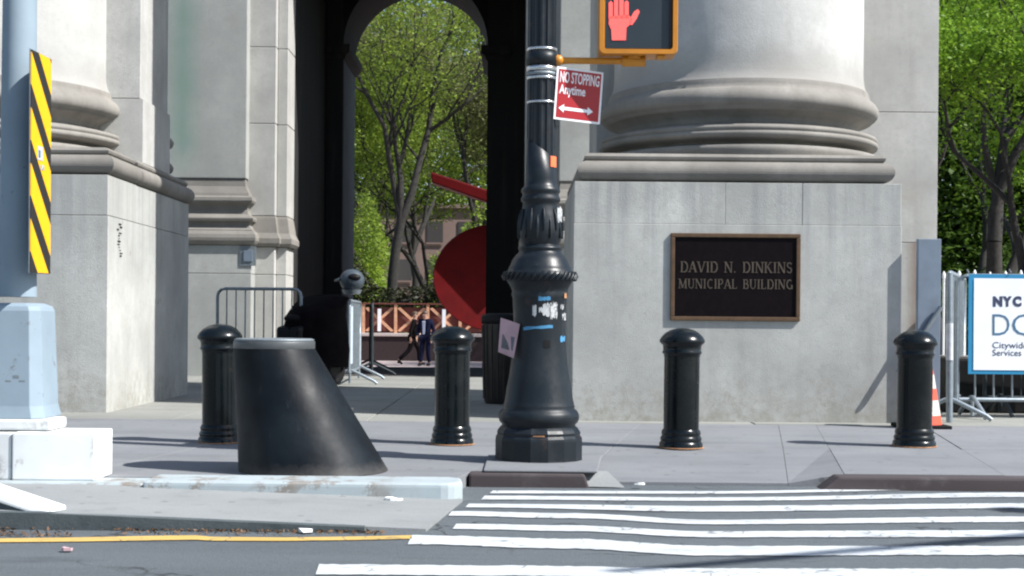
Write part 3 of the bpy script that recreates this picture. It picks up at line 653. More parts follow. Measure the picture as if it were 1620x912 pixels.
for q in ((px0, px1, pz1 - fw, pz1), (px0, px1, pz0, pz0 + fw), (px0, px0 + fw, pz0 + fw + .001, pz1 - fw - .001), (px1 - fw, px1, pz0 + fw + .001, pz1 - fw - .001)):
    MB().box(q[0], q[1], PD - .024, PD - .001, q[2], q[3]).build('frame_bar', M['bronzeframe'], plq, bevel=.006)
mb = MB(); serif_text(mb, 'DAVID N. DINKINS', P(1076, 430, PD).x, PD - .010, P(1076, 431, PD).z, .088, P(1254, 430, PD).x - P(1076, 430, PD).x)
mb.build('lettering', M['letter'], plq)['kind'] = 'stuff'
mb = MB(); serif_text(mb, 'MUNICIPAL BUILDING', P(1073, 455, PD).x, PD - .010, P(1073, 456.5, PD).z, .078, P(1255, 455, PD).x - P(1073, 455, PD).x)
mb.build('lettering', M['letter'], plq)['kind'] = 'stuff'

# ------------------------------------------------------------------ BOLLARDS
def make_bollard():
    t = thing('bollard', (0, 0, 0), '', 'bollard', 'black iron bollards along the sidewalk')
    MB().lathe(0, 0, [(.140, 0), (.140, .028), (.134, .036), (.130, .042), (.133, .05), (.133, .062), (.127, .072), (.123, .08), (.127, .09), (.125, .104), (.117, .118)], 36).build('foot_mouldings', M['iron'], t)
    MB().lathe(0, 0, [(.114, .112), (.114, .60)], 36).build('shaft', M['iron'], t)
    MB().lathe(0, 0, [(.116, .585), (.118, .60), (.126, .606), (.128, .614), (.122, .622), (.122, .645), (.126, .66), (.141, .672), (.146, .682), (.144, .694), (.132, .714), (.108, .738), (.078, .756), (.04, .767), (.004, .770)], 36).build('domed_cap', M['iron'], t)
    MB().lathe(0, 0, [(.150, .001), (.147, .006)], 24).build('rust_ring', M['rustpatch'], t)
    return t
proto = make_bollard()
labels = ['black bollard with a greenish patch on its cap, half hidden by the slanted black cone',
          'black bollard standing between the slanted black cone and the lamp post, before the dark passage',
          'black bollard standing below the bronze plaque',
          'black bollard in front of the orange and white traffic cone']
spots = [(348, 703, 0), (715, 706, 0), (1077, 711.5, 0), (1446, 709, 0)]
for i, ((px, py, z), lab) in enumerate(zip(spots, labels)):
    o = proto if i == 0 else copy_tree(proto)
    p = G(px, py, 0); o.location = (p.x * (p.y + .13) / p.y, p.y + .13, 0.002); o['label'] = lab; o.rotation_euler = (R((.5, -.3, .2, -.6)[i]), R((-.5, .3, -.2, .4)[i]), i * 1.3)
gp = proto.location
MB().ball((gp.x - .02, gp.y - .045, .735), .05, .05, .028, 12, 6).build('green_patch', mat_plain('verdigris_paint', (.03, .16, .12), .4), proto, origin=gp)

# ------------------------------------------------------------------ SLANTED BLACK CONE
cn = thing('security_cone', (P(487, 700, 7.8).x, 7.74, 0.002), 'large black slanted cone barrier with a grey collar on the traffic island', 'barrier')
cx0 = P(487, 753, 7.8).x; cxt = P(437, 548, 7.8).x
k = (cx0 - cxt)
prof = [(.396 - (.396 - .216) * t,  .002 + t * (.648 - .002)) for t in [i / 14 for i in range(15)]]
MB().lathe(cx0 + .04, 7.74, prof, 64, shear=(cxt - cx0 - .04, 0)).build('cone_body', M['cone_black'], cn)
MB().lathe(cxt, 7.74, [(.213, .645), (.216, .652), (.216, .684), (.213, .689), (.19, .690)], 64).build('collar', M['collar'], cn)
MB().lathe(cxt, 7.74, [(.209, .6905), (.212, .696), (.20, .702), (.10, .704)], 64).build('lid', M['steel_dull'], cn)

# ------------------------------------------------------------------ LAMP POST
LD = 8.33; lx = P(852, 700, LD).x; s = F / LD
def lz(py): return EYE - (py - .37 - 510) / s
lamp = thing('street_lamp_post', (lx, LD, .016), 'ornate black cast iron lamp post with a fluted shaft and stickers on its flared base', 'lamp post')
base_prof = [(71, 737), (71, 733), (69.5, 731), (69.5, 695), (69, 691), (66, 687), (67, 683), (64, 678), (60, 674)]
MB().lathe(lx, LD, [(r / s, max(lz(y), .017)) for r, y in base_prof], 16, smooth=False, a0=R(11.25)).build('octagonal_plinth', M['iron_lamp'], lamp, bevel=.004)
body = [(58, 675), (58, 671), (62, 667), (64, 661), (63.5, 655), (61, 650), (56, 646), (57, 643), (56, 640), (54, 632), (51.5, 614), (48, 596), (45, 577), (43, 556), (41.8, 535), (41.3, 510), (42, 490), (43, 472), (45, 466), (43.5, 463), (45, 458), (49, 450), (52, 446)]
MB().lathe(lx, LD, [(r / s, lz(y)) for r, y in body], 48).build('flared_base', M['iron_lamp'], lamp)
MB().lathe(lx, LD, [(r / s, lz(y)) for r, y in [(50, 447), (55, 443), (57, 438), (55, 432), (50, 428), (50, 425), (47, 420), (44, 412), (39, 405), (34, 400), (33, 397), (35, 395), (35, 392), (31, 390), (29, 387)]], 48).build('shoulder', M['iron_lamp'], lamp)
mb = MB()
for i in range(36):
    a0 = 2 * math.pi * i / 36; r0 = 56.5 / s
    mb.tube([(lx + r0 * math.cos(a0 - .09), LD + r0 * math.sin(a0 - .09), lz(444)), (lx + (r0 + .006) * math.cos(a0), LD + (r0 + .006) * math.sin(a0), lz(437.5)), (lx + r0 * math.cos(a0 + .09), LD + r0 * math.sin(a0 + .09), lz(431))], [.006, .0115, .006], 6)
mb.build('rope_moulding', M['iron_lamp'], lamp)
MB().lathe(lx, LD, [(r / s, lz(y)) for r, y in [(29, 390), (30, 386), (33, 380), (34.5, 370), (34.5, 360), (33, 348), (30.5, 338), (28.5, 328), (28, 322), (31, 319), (31.5, 315), (29, 311), (29, 307), (31, 304), (30.5, 300), (27, 296), (25, 291), (24.5, 284)]], 40).build('leaf_bulb', M['iron_lamp'], lamp)
mb = MB()
for i in range(10):                                        # leaf relief on the bulb
    a0 = 2 * math.pi * i / 10 + .15
    for kk, (y0, y1, rr) in enumerate(((378, 342, 34.5), (366, 332, 32.5))):
        aa = a0 + kk * math.pi / 10; pts = []
        for t in (0, .35, .7, 1):
            y = y0 + (y1 - y0) * t; r0 = (34.6 - 4.6 * t * t) / s + .002
            pts.append((lx + r0 * math.cos(aa), LD + r0 * math.sin(aa), lz(y)))
        mb.tube(pts, [.006, .011, .010, .004], 6)
mb.build('leaf_relief', M['iron_lamp'], lamp)
def star(r, z, n=12, twist=0):
    return [(lx + (r - (.0085 if i % 4 in (1, 2) else 0)) * math.cos(2 * math.pi * i / (4 * n) + twist), LD + (r - (.0085 if i % 4 in (1, 2) else 0)) * math.sin(2 * math.pi * i / (4 * n) + twist), z) for i in range(4 * n)]
MB().loft([star(23 / s, lz(286)), star(22.6 / s, lz(140)), star(22 / s, lz(-500)), star(20 / s, lz(-1000))], True, False).build('fluted_shaft', M['iron_lamp'], lamp)
# leaf sheath round the foot of the shaft, cut aslant
N = 32; bot = [(lx + 24.2 / s * math.cos(2 * math.pi * i / N), LD + 24.2 / s * math.sin(2 * math.pi * i / N), lz(288)) for i in range(N)]
topr = [(lx + 23.8 / s * math.cos(2 * math.pi * i / N), LD + 23.8 / s * math.sin(2 * math.pi * i / N), lz(238 - 0) - .06 * math.cos(2 * math.pi * i / N) * 1.0 + .0) for i in range(N)]
topi = [(lx + 21 / s * math.cos(2 * math.pi * i / N), LD + 21 / s * math.sin(2 * math.pi * i / N), t[2] + .004) for i, t in enumerate(topr)]
MB().loft([bot, topr, topi], True, True).build('shaft_sheath', M['iron_lamp'], lamp)
def band(y0, y1, r=24.2, m='shiny'):
    return MB().lathe(lx, LD, [(22 / s, lz(y1) - .001), (r / s, lz(y1)), ((r + .4) / s, lz((y0 + y1) / 2)), (r / s, lz(y0)), (22 / s, lz(y0) + .001)], 32).build('strap', M[m], lamp)
band(78, 82); band(84, 104, 25, 'iron_lamp'); band(107, 114); band(116, 121, 24.4, 'steel_dull'); band(123, 127); band(162, 165)
# stickers: thin curved patches that hug the flared base (angle measured from the camera side)
def body_r(py):
    pr = sorted((y, r) for r, y in body)
    for (y0, r0), (y1, r1) in zip(pr, pr[1:]):
        if y0 <= py <= y1: return r0 + (r1 - r0) * (py - y0) / max(1e-6, y1 - y0)
    return 42
def sticker(x0, x1, y0, y1, m, name='sticker', skew=0, rfun=body_r, ragged=0.0):
    n = 8; rings = []
    rg = random.Random(int(x0 * 7 + y0))
    vs = []
    for j in range(3):
        py = y0 + (y1 - y0) * j / 2
        for i in range(n + 1):
            px = x0 + (x1 - x0) * i / n; yy = py + skew * (i / n - .5)
            if ragged and j != 1: yy += rg.uniform(-ragged, ragged)
            r = rfun(yy) / s + .0022; u = (px - 852) / s
            u = max(-r * .995, min(r * .995, u))
            vs.append((lx + u, LD - math.sqrt(max(0, r * r - u * u)), lz(yy)))
    fs = [(j * (n + 1) + i, j * (n + 1) + i + 1, (j + 1) * (n + 1) + i + 1, (j + 1) * (n + 1) + i) for j in range(2) for i in range(n)]
    return MB().add(vs, fs, True).build(name, M[m], lamp)
sticker(849, 868, 470, 476, 'tapeblue', ragged=1.2); sticker(826, 872, 516, 520.5, 'tapeblue', skew=-4, ragged=.8)
sticker(884, 892, 532, 540, 'tapeblue', ragged=1.5); sticker(856, 867, 482, 500, 'stickerwhite', ragged=3); sticker(868, 879, 480, 503, 'stickerwhite', ragged=4)
sticker(840, 846, 484, 500, 'stickerwhite', ragged=2); sticker(884, 889, 482, 489, 'stickerwhite', ragged=2); sticker(887, 893, 496, 507, 'stickerwhite', ragged=2)
sticker(850, 856, 487, 494, 'stickerwhite', ragged=2)
sticker(858, 868, 538, 550, 'rubber'); sticker(842, 860, 684.5, 686.5, 'rustpatch', rfun=lambda y: 66.5)
sticker(878, 886, 330, 352, 'stickerwhite', rfun=lambda y: 34, ragged=3)
sticker(867, 876, 249, 266, 'stickerorange', rfun=lambda y: 24.4)
sticker(890, 894, 464, 472, 'rustpatch', rfun=lambda y: 45)
# flyer taped to the left of the base
fl = thing('paper_flyer', P(806, 505, LD - .05), 'faded pink paper flyer with a grey picture hanging off the lamp post base', 'flyer')
qs = [P(792, 503, LD - .03), P(822, 513, LD - .11), P(812, 567, LD - .115), P(788, 557, LD - .03)]
MB().prism(qs, (.002, -.003, 0)).build('sheet', M['paperpink'], fl)
def bil(u, v): return (qs[0] * (1 - u) + qs[1] * u) * (1 - v) + (qs[3] * (1 - u) + qs[2] * u) * v
MB().prism([bil(.15, .45) + Vector((.002, -.006, 0)), bil(.85, .42) + Vector((.002, -.006, 0)), bil(.85, .82) + Vector((.002, -.006, 0)), bil(.15, .86) + Vector((.002, -.006, 0))], (.001, -.001, 0)).build('picture', M['paperink'], fl)

# ------------------------------------------------------------------ NO STOPPING SIGN
sg0 = [P(882.5, 104, LD - .05), P(955, 116.5, LD + .05), P(948.5, 196, LD + .05), P(874.5, 189.5, LD - .05)]
cen = sum(sg0, Vector()) / 4
sign = thing('parking_sign', cen, 'small red and white no stopping sign strapped aslant to the lamp post', 'sign')
ux = ((sg0[1] - sg0[0]) + (sg0[2] - sg0[3])) / 2; W = ux.length; ux.normalize()
uz = ((sg0[0] - sg0[3]) + (sg0[1] - sg0[2])) / 2; H = uz.length; uz = (uz - ux * uz.dot(ux)).normalized(); un = ux.cross(uz).normalized()
fr = Matrix((( ux.x, uz.x, un.x, 0), (ux.y, uz.y, un.y, 0), (ux.z, uz.z, un.z, 0), (0, 0, 0, 1)))   # local x right, y up, z towards viewer
def local_plate(name, m, x0, x1, y0, y1, z0, z1, bev=0):
    mb = MB().box(x0, x1, y0, y1, z0, z1).xf(fr); o = mb.build(name, m, sign, bevel=bev, origin=(0, 0, 0)); o.location = (0, 0, 0); return o
local_plate('back_plate', M['signwhite'], -W / 2, W / 2, -H / 2, H / 2, -.002, .001)
local_plate('red_field', M['signred'], -W / 2 + .012, W / 2 - .012, -H / 2 + .012, H / 2 - .012, .0012, .0022)
def sign_text(body, hgt, x, y, width, bold=.0014):
    me = text_mesh(body, hgt, bold)
    xsz = [v.co.x for v in me.vertices]; k = width / (max(xsz) - min(xsz)); me.transform(Matrix.Diagonal((k, 1, .25, 1))); mn = min(v.co.x for v in me.vertices)
    put_mesh('lettering', me, M['signwhite'], sign, fr @ Matrix.Translation((x - mn, y, .0030)))
sign_text('NO STOPPING', .088, -W / 2 + .022, H * .215, W - .045)
sign_text('Anytime', .074, -W / 2 + .022, H * .0, W * .56)
mb = MB(); ay = -H * .28; L0, L1 = -W / 2 + .024, W / 2 - .05
pts = [(L0, ay), (L0 + .034, ay + .024), (L0 + .034, ay + .009), (L1 - .034, ay + .009), (L1 - .034, ay + .024), (L1, ay), (L1 - .034, ay - .024), (L1 - .034, ay - .009), (L0 + .034, ay - .009), (L0 + .034, ay - .024)]
o = mb.prism([(x, y, .0028) for x, y in pts], (0, 0, .001)).xf(fr).build('double_arrow', M['signwhite'], sign, origin=(0, 0, 0)); o.location = (0, 0, 0)
# bracket to the pole
MB().tube([(lx + .08, LD - .03, cen.z + .06), cen - ux * (W * .45) - un * .006 + uz * .06], .009, 8).build('bracket', M['steel'], sign)
MB().tube([(lx + .08, LD - .03, cen.z - .06), cen - ux * (W * .45) - un * .006 - uz * .06], .009, 8).build('bracket', M['steel'], sign)

# ------------------------------------------------------------------ PEDESTRIAN SIGNAL
SD = 8.27
sb = P(1009, 88, SD); half = 62 / (F / SD); cx, z0 = sb.x, sb.z; z1 = z0 + 2 * half
ps = thing('pedestrian_signal', (cx, SD, z0), 'amber pedestrian signal showing a red raised hand, on an arm from the lamp post', 'traffic signal')
def rrect(cx, cz, hx, hz, r, y, n=5):
    out = []
    for qx, qz, a0 in ((1, 1, 0), (-1, 1, 90), (-1, -1, 180), (1, -1, 270)):
        for i in range(n + 1):
            a = R(a0 + 90 * i / n); out.append((cx + qx * (hx - r) + r * math.cos(a), y, cz + qz * (hz - r) + r * math.sin(a)))
    return out
zc = (z0 + z1) / 2
MB().loft([rrect(cx, zc, half * .98, half * .98, .03, SD + .16), rrect(cx, zc, half, half, .03, SD + .14), rrect(cx, zc, half, half, .03, SD - .03), rrect(cx, zc, half * .985, half * .985, .03, SD - .042), rrect(cx, zc, half * .875, half * .875, .018, SD - .042), rrect(cx, zc, half * .85, half * .85, .012, SD - .015)], True, False).build('housing', M['orange'], ps)
MB().box(cx - half * .84, cx + half * .84, SD - .0205, SD - .0165, zc - half * .84, zc + half * .84).build('lens_face', M['lens'], ps)
# dark visor rim inside the right and top edges
MB().box(cx + half * .80, cx + half * .842, SD - .038, SD - .021, zc - half * .83, zc + half * .83).build('visor_edge', M['black'], ps)
mb = MB(); hy = SD - .021
def HP(px, py): q = P(px, py, SD - .021); return (q.x, q.z)
def poly(pl): mb.prism([(*[HP(*p)[0]], hy, HP(*p)[1]) for p in pl], (0, -.003, 0))
poly([(964, 27), (994, 24), (1000, 30), (998, 38), (991, 44), (990, 64), (968, 64), (967, 47), (963, 38)])
for (xa, xb, ya, yb2) in ((963, 969.5, 2, 30), (971.5, 978, -5, 30), (980, 986.5, -5, 30), (988, 994.5, 1, 30)): poly([(xa, yb2), (xa, ya + 3), ((xa + xb) / 2, ya), (xb, ya + 3), (xb, yb2)])
poly([(995, 39), (998, 28), (1003, 19), (1009, 15), (1012, 19), (1007, 30), (1000, 40)])
mb.build('raised_hand', M['hand'], ps)
MB().box(cx + half * .48, cx + half * .70, SD - .02, SD + .05, z0 - .02, z0 - .001).build('latch', M['orange_arm'], ps, bevel=.005)
za = P(950, 97, SD + .05).z
MB().tube([(lx + .07, LD, za), (lx + .16, SD + .05, za + .001), (P(1000, 98, SD).x, SD + .05, za)], [.024, .019, .019], 16).build('arm', M['orange_arm'], ps)
MB().tube([(P(985, 98, SD).x, SD + .05, za), (P(1022, 98, SD).x, SD + .05, za)], .031, 16).build('arm_elbow', M['orange_arm'], ps)
MB().lathe(P(1004, 98, SD).x, SD + .05, [(.045, za + .01), (.045, za + .045), (.055, za + .05), (.055, z0 - .001)], 20).build('swivel', M['orange_arm'], ps)
MB().ball((lx + .09, LD - .015, za + .002), .035, .03, .032).build('pole_clamp', M['orange'], ps)

# ------------------------------------------------------------------ LEFT SIGNAL POLE ON ITS WHITE BLOCKS
LP = 7.42; s2 = F / LP; pxc = P(28, 400, LP).x
pole = thing('signal_pole', (pxc, LP, .20), 'pale blue grey street pole with a square shoe on the white blocks', 'pole')
def z2(py): return EYE - (py + 6.8 - 510) / s2
MB().lathe(pxc, LP, [(.096, z2(470)), (.090, z2(300)), (.084, z2(0)), (.070, 6.5)], 32).build('shaft', M['polepaint'], pole)
def octo(h, c, z): return [(pxc + x, LP + y, z) for x, y in ((-h + c, -h), (h - c, -h), (h, -h + c), (h, h - c), (h - c, h), (-h + c, h), (-h, h - c), (-h, -h + c))]
MB().loft([octo(.190, .05, z2(659)), octo(.176, .05, z2(640)), octo(.158, .045, z2(492)), octo(.150, .045, z2(485)), octo(.115, .04, z2(480))]).build('shoe', M['polepaint'], pole, bevel=.004)
MB().box(pxc - .45, pxc + .245, LP - .22, LP + .05, z2(676), z2(659.5)).build('grout_pad', M['grime'], pole, bevel=.012)
mb = MB(); rr = random.Random(9)
for (u, v) in ((-.02, 600), (.02, 592), (.05, 600), (.055, 610), (.03, 624), (.0, 626), (.052, 628)):
    mb.box(pxc + .02 + u, pxc + .05 + u, LP - .1715, LP - .15, z2(v + 5), z2(v))
mb.build('scribble_marks', M['steel_dull'], pole)['kind'] = 'stuff'
blk = thing('concrete_block', (P(95, 757, 7.22).x, 7.3, .0), 'bright white painted concrete block under the pale street pole', 'block')
bx1 = -2.05; bxm = P(18, 720, 7.13).x
MB().box(bxm + .002, bx1, 7.13, 7.45, .0, z2(677.5)).build('white_block', M['whitewash'], blk, bevel=.008)
MB().box(bxm - .8, bxm - .004, 7.14, 7.45, .0, z2(678.5)).build('side_block', M['grime'], blk, bevel=.008)
# hazard marker, seen at a sharp angle and facing the sun
HM = 7.30
mk = thing('hazard_marker', (P(64, 260, HM).x, HM, 1.05), 'tall marker board with yellow and black diagonal stripes on the pale street pole', 'sign')
top_, bot_ = P(66, 87, HM).z, P(64, 432, HM).z
mk.location.z = (top_ + bot_) / 2; hh = (top_ - bot_) / 2
def mk_box(name, m, x0, x1, y0, y1, z0, z1, bev=0):
    mb = MB().box(x0, x1, y0, y1, z0, z1); o = mb.build(name, m, mk, origin=(0, 0, 0), bevel=bev); o.location = (0, 0, 0); return o
mk_box('striped_face', M['hazard'], -.145, .145, -.004, .001, -hh, hh)
mk_box('back_plate', M['steel_dull'], -.15, .15, .0015, .006, -hh - .004, hh + .004)
mk_box('sticker', M['stickerwhite'], -.055, .02, -.0062, -.0042, .015, .085)
mk_box('sticker', M['stickerwhite'], -.01, .04, -.0062, -.0042, -.03, -.005)
mk_box('sticker_print', M['blueprint'], -.045, -.02, -.0074, -.0064, .028, .065)
mk.rotation_euler = (R(0), R(-.6), R(89))

# ------------------------------------------------------------------ BARRICADES
def barricade(name, label, loc, rot, w_, h_, nbars, group='steel crowd barricades', metal='steel'):
    t = thing(name, loc, label, 'barricade', group); t.rotation_euler.z = rot
    def b(mb, nm, m=metal):
        o = mb.build(nm, M[m], t, origin=(0, 0, 0)); o.location = (0, 0, 0); return o
    r = .019; zb = .16; c = .09
    pts = [(0, 0, zb)]
    pts += [(0, 0, h_ - c)] + [(c - c * math.cos(R(a)), 0, h_ - c + c * math.sin(R(a))) for a in (30, 60, 90)]
    pts += [(w_ - c + c * math.sin(R(a)), 0, h_ - c + c * math.cos(R(a))) for a in (0, 30, 60, 90)] + [(w_, 0, zb), (w_ - .02, 0, zb), (0.02, 0, zb)]
    b(MB().tube(pts, r, 10), 'frame')
    for i in range(1, nbars + 1):
        x = w_ * i / (nbars + 1); b(MB().tube([(x, 0, zb), (x, 0, h_ - .01)], .0085, 6), 'bar')
    for x in (.14, w_ - .14):
        b(MB().tube([(x, -.34, .018), (x, -.30, .05), (x, -.03, zb + .02), (x, .03, zb + .02), (x, .30, .05), (x, .34, .018)], .019, 8), 'foot')
        b(MB().tube([(x, 0, .02), (x, 0, zb)], .017, 8), 'stub')
    return t
q = P(343, 610, 17.3)
barricade('crowd_barricade', 'pale steel barricade showing thin bars behind the leftmost bollard and the slanted cone', (q.x, 17.3, 0), R(-6), 1.02, 1.17, 8)
# edge-on barricade at the passage mouth, with a sheet panel
e = barricade('crowd_barricade', 'steel barricade seen end on with splayed feet under the grey helmet', (P(552, 600, 17.9).x, 17.9, 0), R(92), 1.9, 1.05, 9)
o = MB().box(.03, .42, -.012, .012, .26, .98).build('sheet_panel', M['panel'], e, origin=(0, 0, 0)); o.location = (0, 0, 0)
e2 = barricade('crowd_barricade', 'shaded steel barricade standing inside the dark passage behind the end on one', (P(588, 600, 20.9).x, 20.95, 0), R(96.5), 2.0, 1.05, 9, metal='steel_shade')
# grey helmet resting on the barricade end
hd = 17.85; hp = P(557, 444, hd)
hm = thing('helmet', (hp.x, hd, hp.z - .13), 'grey crash helmet with a dark opening, resting on the end on barricade', 'helmet')
MB().ball((hp.x, hd, hp.z), .155, .15, .14, 24, 14, -.85, 1).build('shell', M['helmet'], hm)
MB().ball((hp.x + .035, hd - .115, hp.z + .035), .085, .05, .045, 18, 8).build('visor_opening', M['black'], hm)
MB().loft([[(hp.x - .15, hd - .10, hp.z + .0), (hp.x - .15, hd + .02, hp.z), (hp.x - .15, hd + .02, hp.z + .03), (hp.x - .15, hd - .10, hp.z + .03)], [(hp.x - .21, hd - .10, hp.z - .02), (hp.x - .21, hd, hp.z - .02), (hp.x - .21, hd, hp.z), (hp.x - .21, hd - .10, hp.z)]]).build('peak', M['helmet'], hm, bevel=.008)
MB().lathe(hp.x, hd, [(.10, hp.z - .17), (.125, hp.z - .115)], 20).build('neck_roll', M['steel_dull'], hm)

# right-hand barricades: a side run going back and the front one with the banner
sd = barricade('crowd_barricade', 'steel barricade running back from the grey post to the left of the banner', (3.64, 12.06, 0), math.atan2(1.9, .72), 2.05, 1.25, 12)
bf = barricade('crowd_barricade', 'steel barricade at the right edge that carries the white banner', (3.88, 12.62, 0), R(1.0), 2.6, 1.24, 15)
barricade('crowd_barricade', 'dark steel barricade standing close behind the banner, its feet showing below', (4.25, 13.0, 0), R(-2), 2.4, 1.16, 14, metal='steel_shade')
bn = thing('banner', (4.9, 12.56, .38), 'white city services banner with a blue border tied to the right barricade', 'banner')
bx0, bz1 = P(1533, 433, 12.57).x, P(1533, 434, 12.57).z; bz0 = P(1540, 592, 12.57).z; bxr = 6.35
def wave(x, z): return .002 * math.sin((x - bx0) * 5 + (bz1 - z) * 6) + .0012 * math.sin(x * 13 - z * 9)
def banner_sheet(x0, x1, z0, z1, y, nx=26, nz=10, amp=.008):
    vs = []; fs = []
    for j in range(nz + 1):
        for i in range(nx + 1):
            x = x0 + (x1 - x0) * i / nx; z = z0 + (z1 - z0) * j / nz
            vs.append((x, y + wave(x, z), z))
    for j in range(nz):
        for i in range(nx): fs.append((j * (nx + 1) + i, j * (nx + 1) + i + 1, (j + 1) * (nx + 1) + i + 1, (j + 1) * (nx + 1) + i))
    return MB().add(vs, fs, True)
banner_sheet(bx0, bxr, bz0, bz1, 12.575).build('blue_border', M['blue'], bn)
banner_sheet(bx0 + .045, bxr - .045, bz0 + .035, bz1 - .035, 12.570).build('white_field', M['cloth'], bn)
def btext(body, px, pybase, hpx, wpx, bold, m):
    sc = F / 12.55; me = text_mesh(body, hpx / sc / .70, bold); xsv = [v.co.x for v in me.vertices]; k = (wpx / sc) / (max(xsv) - min(xsv)); me.transform(Matrix.Diagonal((k, 1, 1, 1))); mn = min(v.co.x for v in me.vertices)
    p = P(px, pybase, 12.568); o = put_mesh('lettering', me, M[m], bn, Matrix.Translation(p - Vector(bn.location)) @ STAND @ Matrix.Translation((-mn, 0, 0)) @ Matrix.Diagonal((1, 1, .2, 1)))
    for q in o.data.vertices: q.co.y += wave(q.co.x + bn.location.x, q.co.z + bn.location.z)
for ch, px, wd in (('N', 1571, 15), ('Y', 1586, 15), ('C', 1602, 14)): btext(ch, px, 484, 14, wd, .008, 'navyprint')
for ch, px, wd in (('D', 1570, 27), ('C', 1601, 33)): btext(ch, px, 531, 35, wd, -.003, 'blueprint')
btext('Citywide', 1570, 551, 10, 56, .0, 'navyprint')
btext('Services', 1570, 563, 10, 46, .0, 'navyprint')
# ties
for px in (1533, 1600):
    p = P(px, 432, 12.56); MB().tube([p, p + Vector((0, .05, .03)), p + Vector((.02, .09, .0))], .006, 6).build('tie', M['steel_dull'], bn)

# grey sheet post beside the pedestal, with a brace
gp_ = thing('sheet_metal_post', (P(1471, 600, 11.70).x, 11.70, 0), 'tall narrow blue grey sheet metal post against the rust stained wall by the pedestal', 'post')
xa, xb, zt = P(1453, 400, 11.7).x, P(1490, 400, 11.7).x, P(1471, 378, 11.7).z
MB().box(xa, xb, 11.715, 11.775, .0, zt).build('sheet', M['platemetal'], gp_, bevel=.006)
MB().tube([P(1489, 486, 11.68), P(1466, 520, 11.69), P(1420, 590, 11.70)], .02, 8).build('brace', M['steel_dull'], gp_)
MB().tube([P(1502, 432, 11.95), P(1502, 668, 11.95)], .027, 12).build('end_tube', M['steel'], gp_)
MB().tube([P(1502, 512, 11.93), P(1502, 570, 11.93)], .0295, 12).build('white_sleeve', M['sleeve'], gp_)
# traffic cone
tc = thing('traffic_cone', (P(1463, 664, 11.35).x, 11.35, 0.003), 'orange and white traffic cone mostly hidden behind the rightmost bollard', 'cone')
tx = P(1457, 664, 11.35).x; cr_ = lambda z: .165 - .12 * z / .72
def cseg(z0, z1, m, nm): MB().lathe(tx, 11.35, [(cr_(z0), z0), (cr_(z1), z1)], 24).build(nm, M[m], tc)
cseg(.03, .10, 'coneorange', 'orange_band'); cseg(.101, .22, 'conewhite', 'white_band'); cseg(.221, .31, 'coneorange', 'orange_band'); cseg(.311, .42, 'conewhite', 'white_band'); cseg(.421, .70, 'coneorange', 'orange_band')
MB().box(tx - .19, tx + .19, 11.16, 11.54, .0, .029).build('foot', M['rubber'], tc, bevel=.01)
# dark bin behind the lamp
bnx = P(792, 640, 14.05).x
bi = thing('litter_bin', (bnx, 14.2, 0), 'dark brown litter bin in the shade behind the lamp post', 'bin')
MB().lathe(bnx, 14.2, [(.15, .004), (.165, .03), (.185, .78)], 28).build('drum', M['binbrown'], bi)
MB().lathe(bnx, 14.2, [(.19, .781), (.20, .79), (.20, .85), (.18, .875), (.12, .885)], 28).build('lid', M['black'], bi)
mb = MB()
for i in range(18):
    a0 = 2 * math.pi * i / 18; mb.tube([(bnx + .168 * math.cos(a0), 14.2 + .168 * math.sin(a0), .05), (bnx + .189 * math.cos(a0), 14.2 + .189 * math.sin(a0), .77)], .008, 5)
mb.build('slats', M['binbrown'], bi)['kind'] = 'stuff'
# added low dark box, gives the dark area below the banner
pt = thing('planter', (6, 13.6, 0), 'added low black box on the ground behind the banner barricade', 'planter')
MB().box(4.0, 9, 13.3, 13.9, .0, .50).build('box', M['black'], pt, bevel=.02)
MB().box(4.02, 8.98, 13.32, 13.88, .501, .52).build('box_top', M['gap'], pt)

# black moped parked in front of the passage
mpd = 17.4; mx = P(505, 600, mpd).x
mo = thing('moped', (mx, mpd, 0), 'black moped under an added dark cover, parked in shade behind the slanted cone', 'moped')
def wheel(x, y):
    w_ = MB(); n = 24; rings = []
    for i in range(n):
        a0 = 2 * math.pi * i / n; c = Vector((x + .16 * math.cos(a0), y, .21 + .16 * math.sin(a0)))
        rings.append([c + Vector((math.cos(a0) * .05 * math.cos(b), .05 * math.sin(b), math.sin(a0) * .05 * math.cos(b))) for b in [2 * math.pi * k / 8 for k in range(8)]])
    rings.append(rings[0]); o = w_.loft(rings, False, True).build('wheel', M['rubber'], mo)
    MB().lathe(0, 0, [(.11, -.03), (.12, 0), (.11, .03)], 20).xf(Matrix.Translation((x, y, .21)) @ Matrix.Rotation(R(90), 4, 'X')).build('rim', M['black'], o)
wheel(mx + .30, mpd); wheel(mx - .42, mpd + .1)
MB().loft([[(mx - .6, mpd - .13, .45), (mx - .6, mpd + .2, .45), (mx - .6, mpd + .2, .72), (mx - .6, mpd - .13, .72)], [(mx - .2, mpd - .18, .30), (mx - .2, mpd + .2, .30), (mx - .2, mpd + .2, .80), (mx - .2, mpd - .18, .80)], [(mx + .02, mpd - .15, .28), (mx + .02, mpd + .15, .28), (mx + .02, mpd + .15, .5), (mx + .02, mpd - .15, .5)]]).build('body', M['black'], mo, bevel=.04)
MB().loft([[(mx + .02, mpd - .19, .3), (mx + .02, mpd + .19, .3), (mx + .08, mpd + .19, .3), (mx + .08, mpd - .19, .3)], [(mx + .12, mpd - .2, .95), (mx + .12, mpd + .2, .95), (mx + .2, mpd + .2, .95), (mx + .2, mpd - .2, .95)]]).build('leg_shield', M['black'], mo, bevel=.03)
MB().ball((mx - .3, mpd + .03, .82), .32, .15, .07).build('seat', M['rubber'], mo)
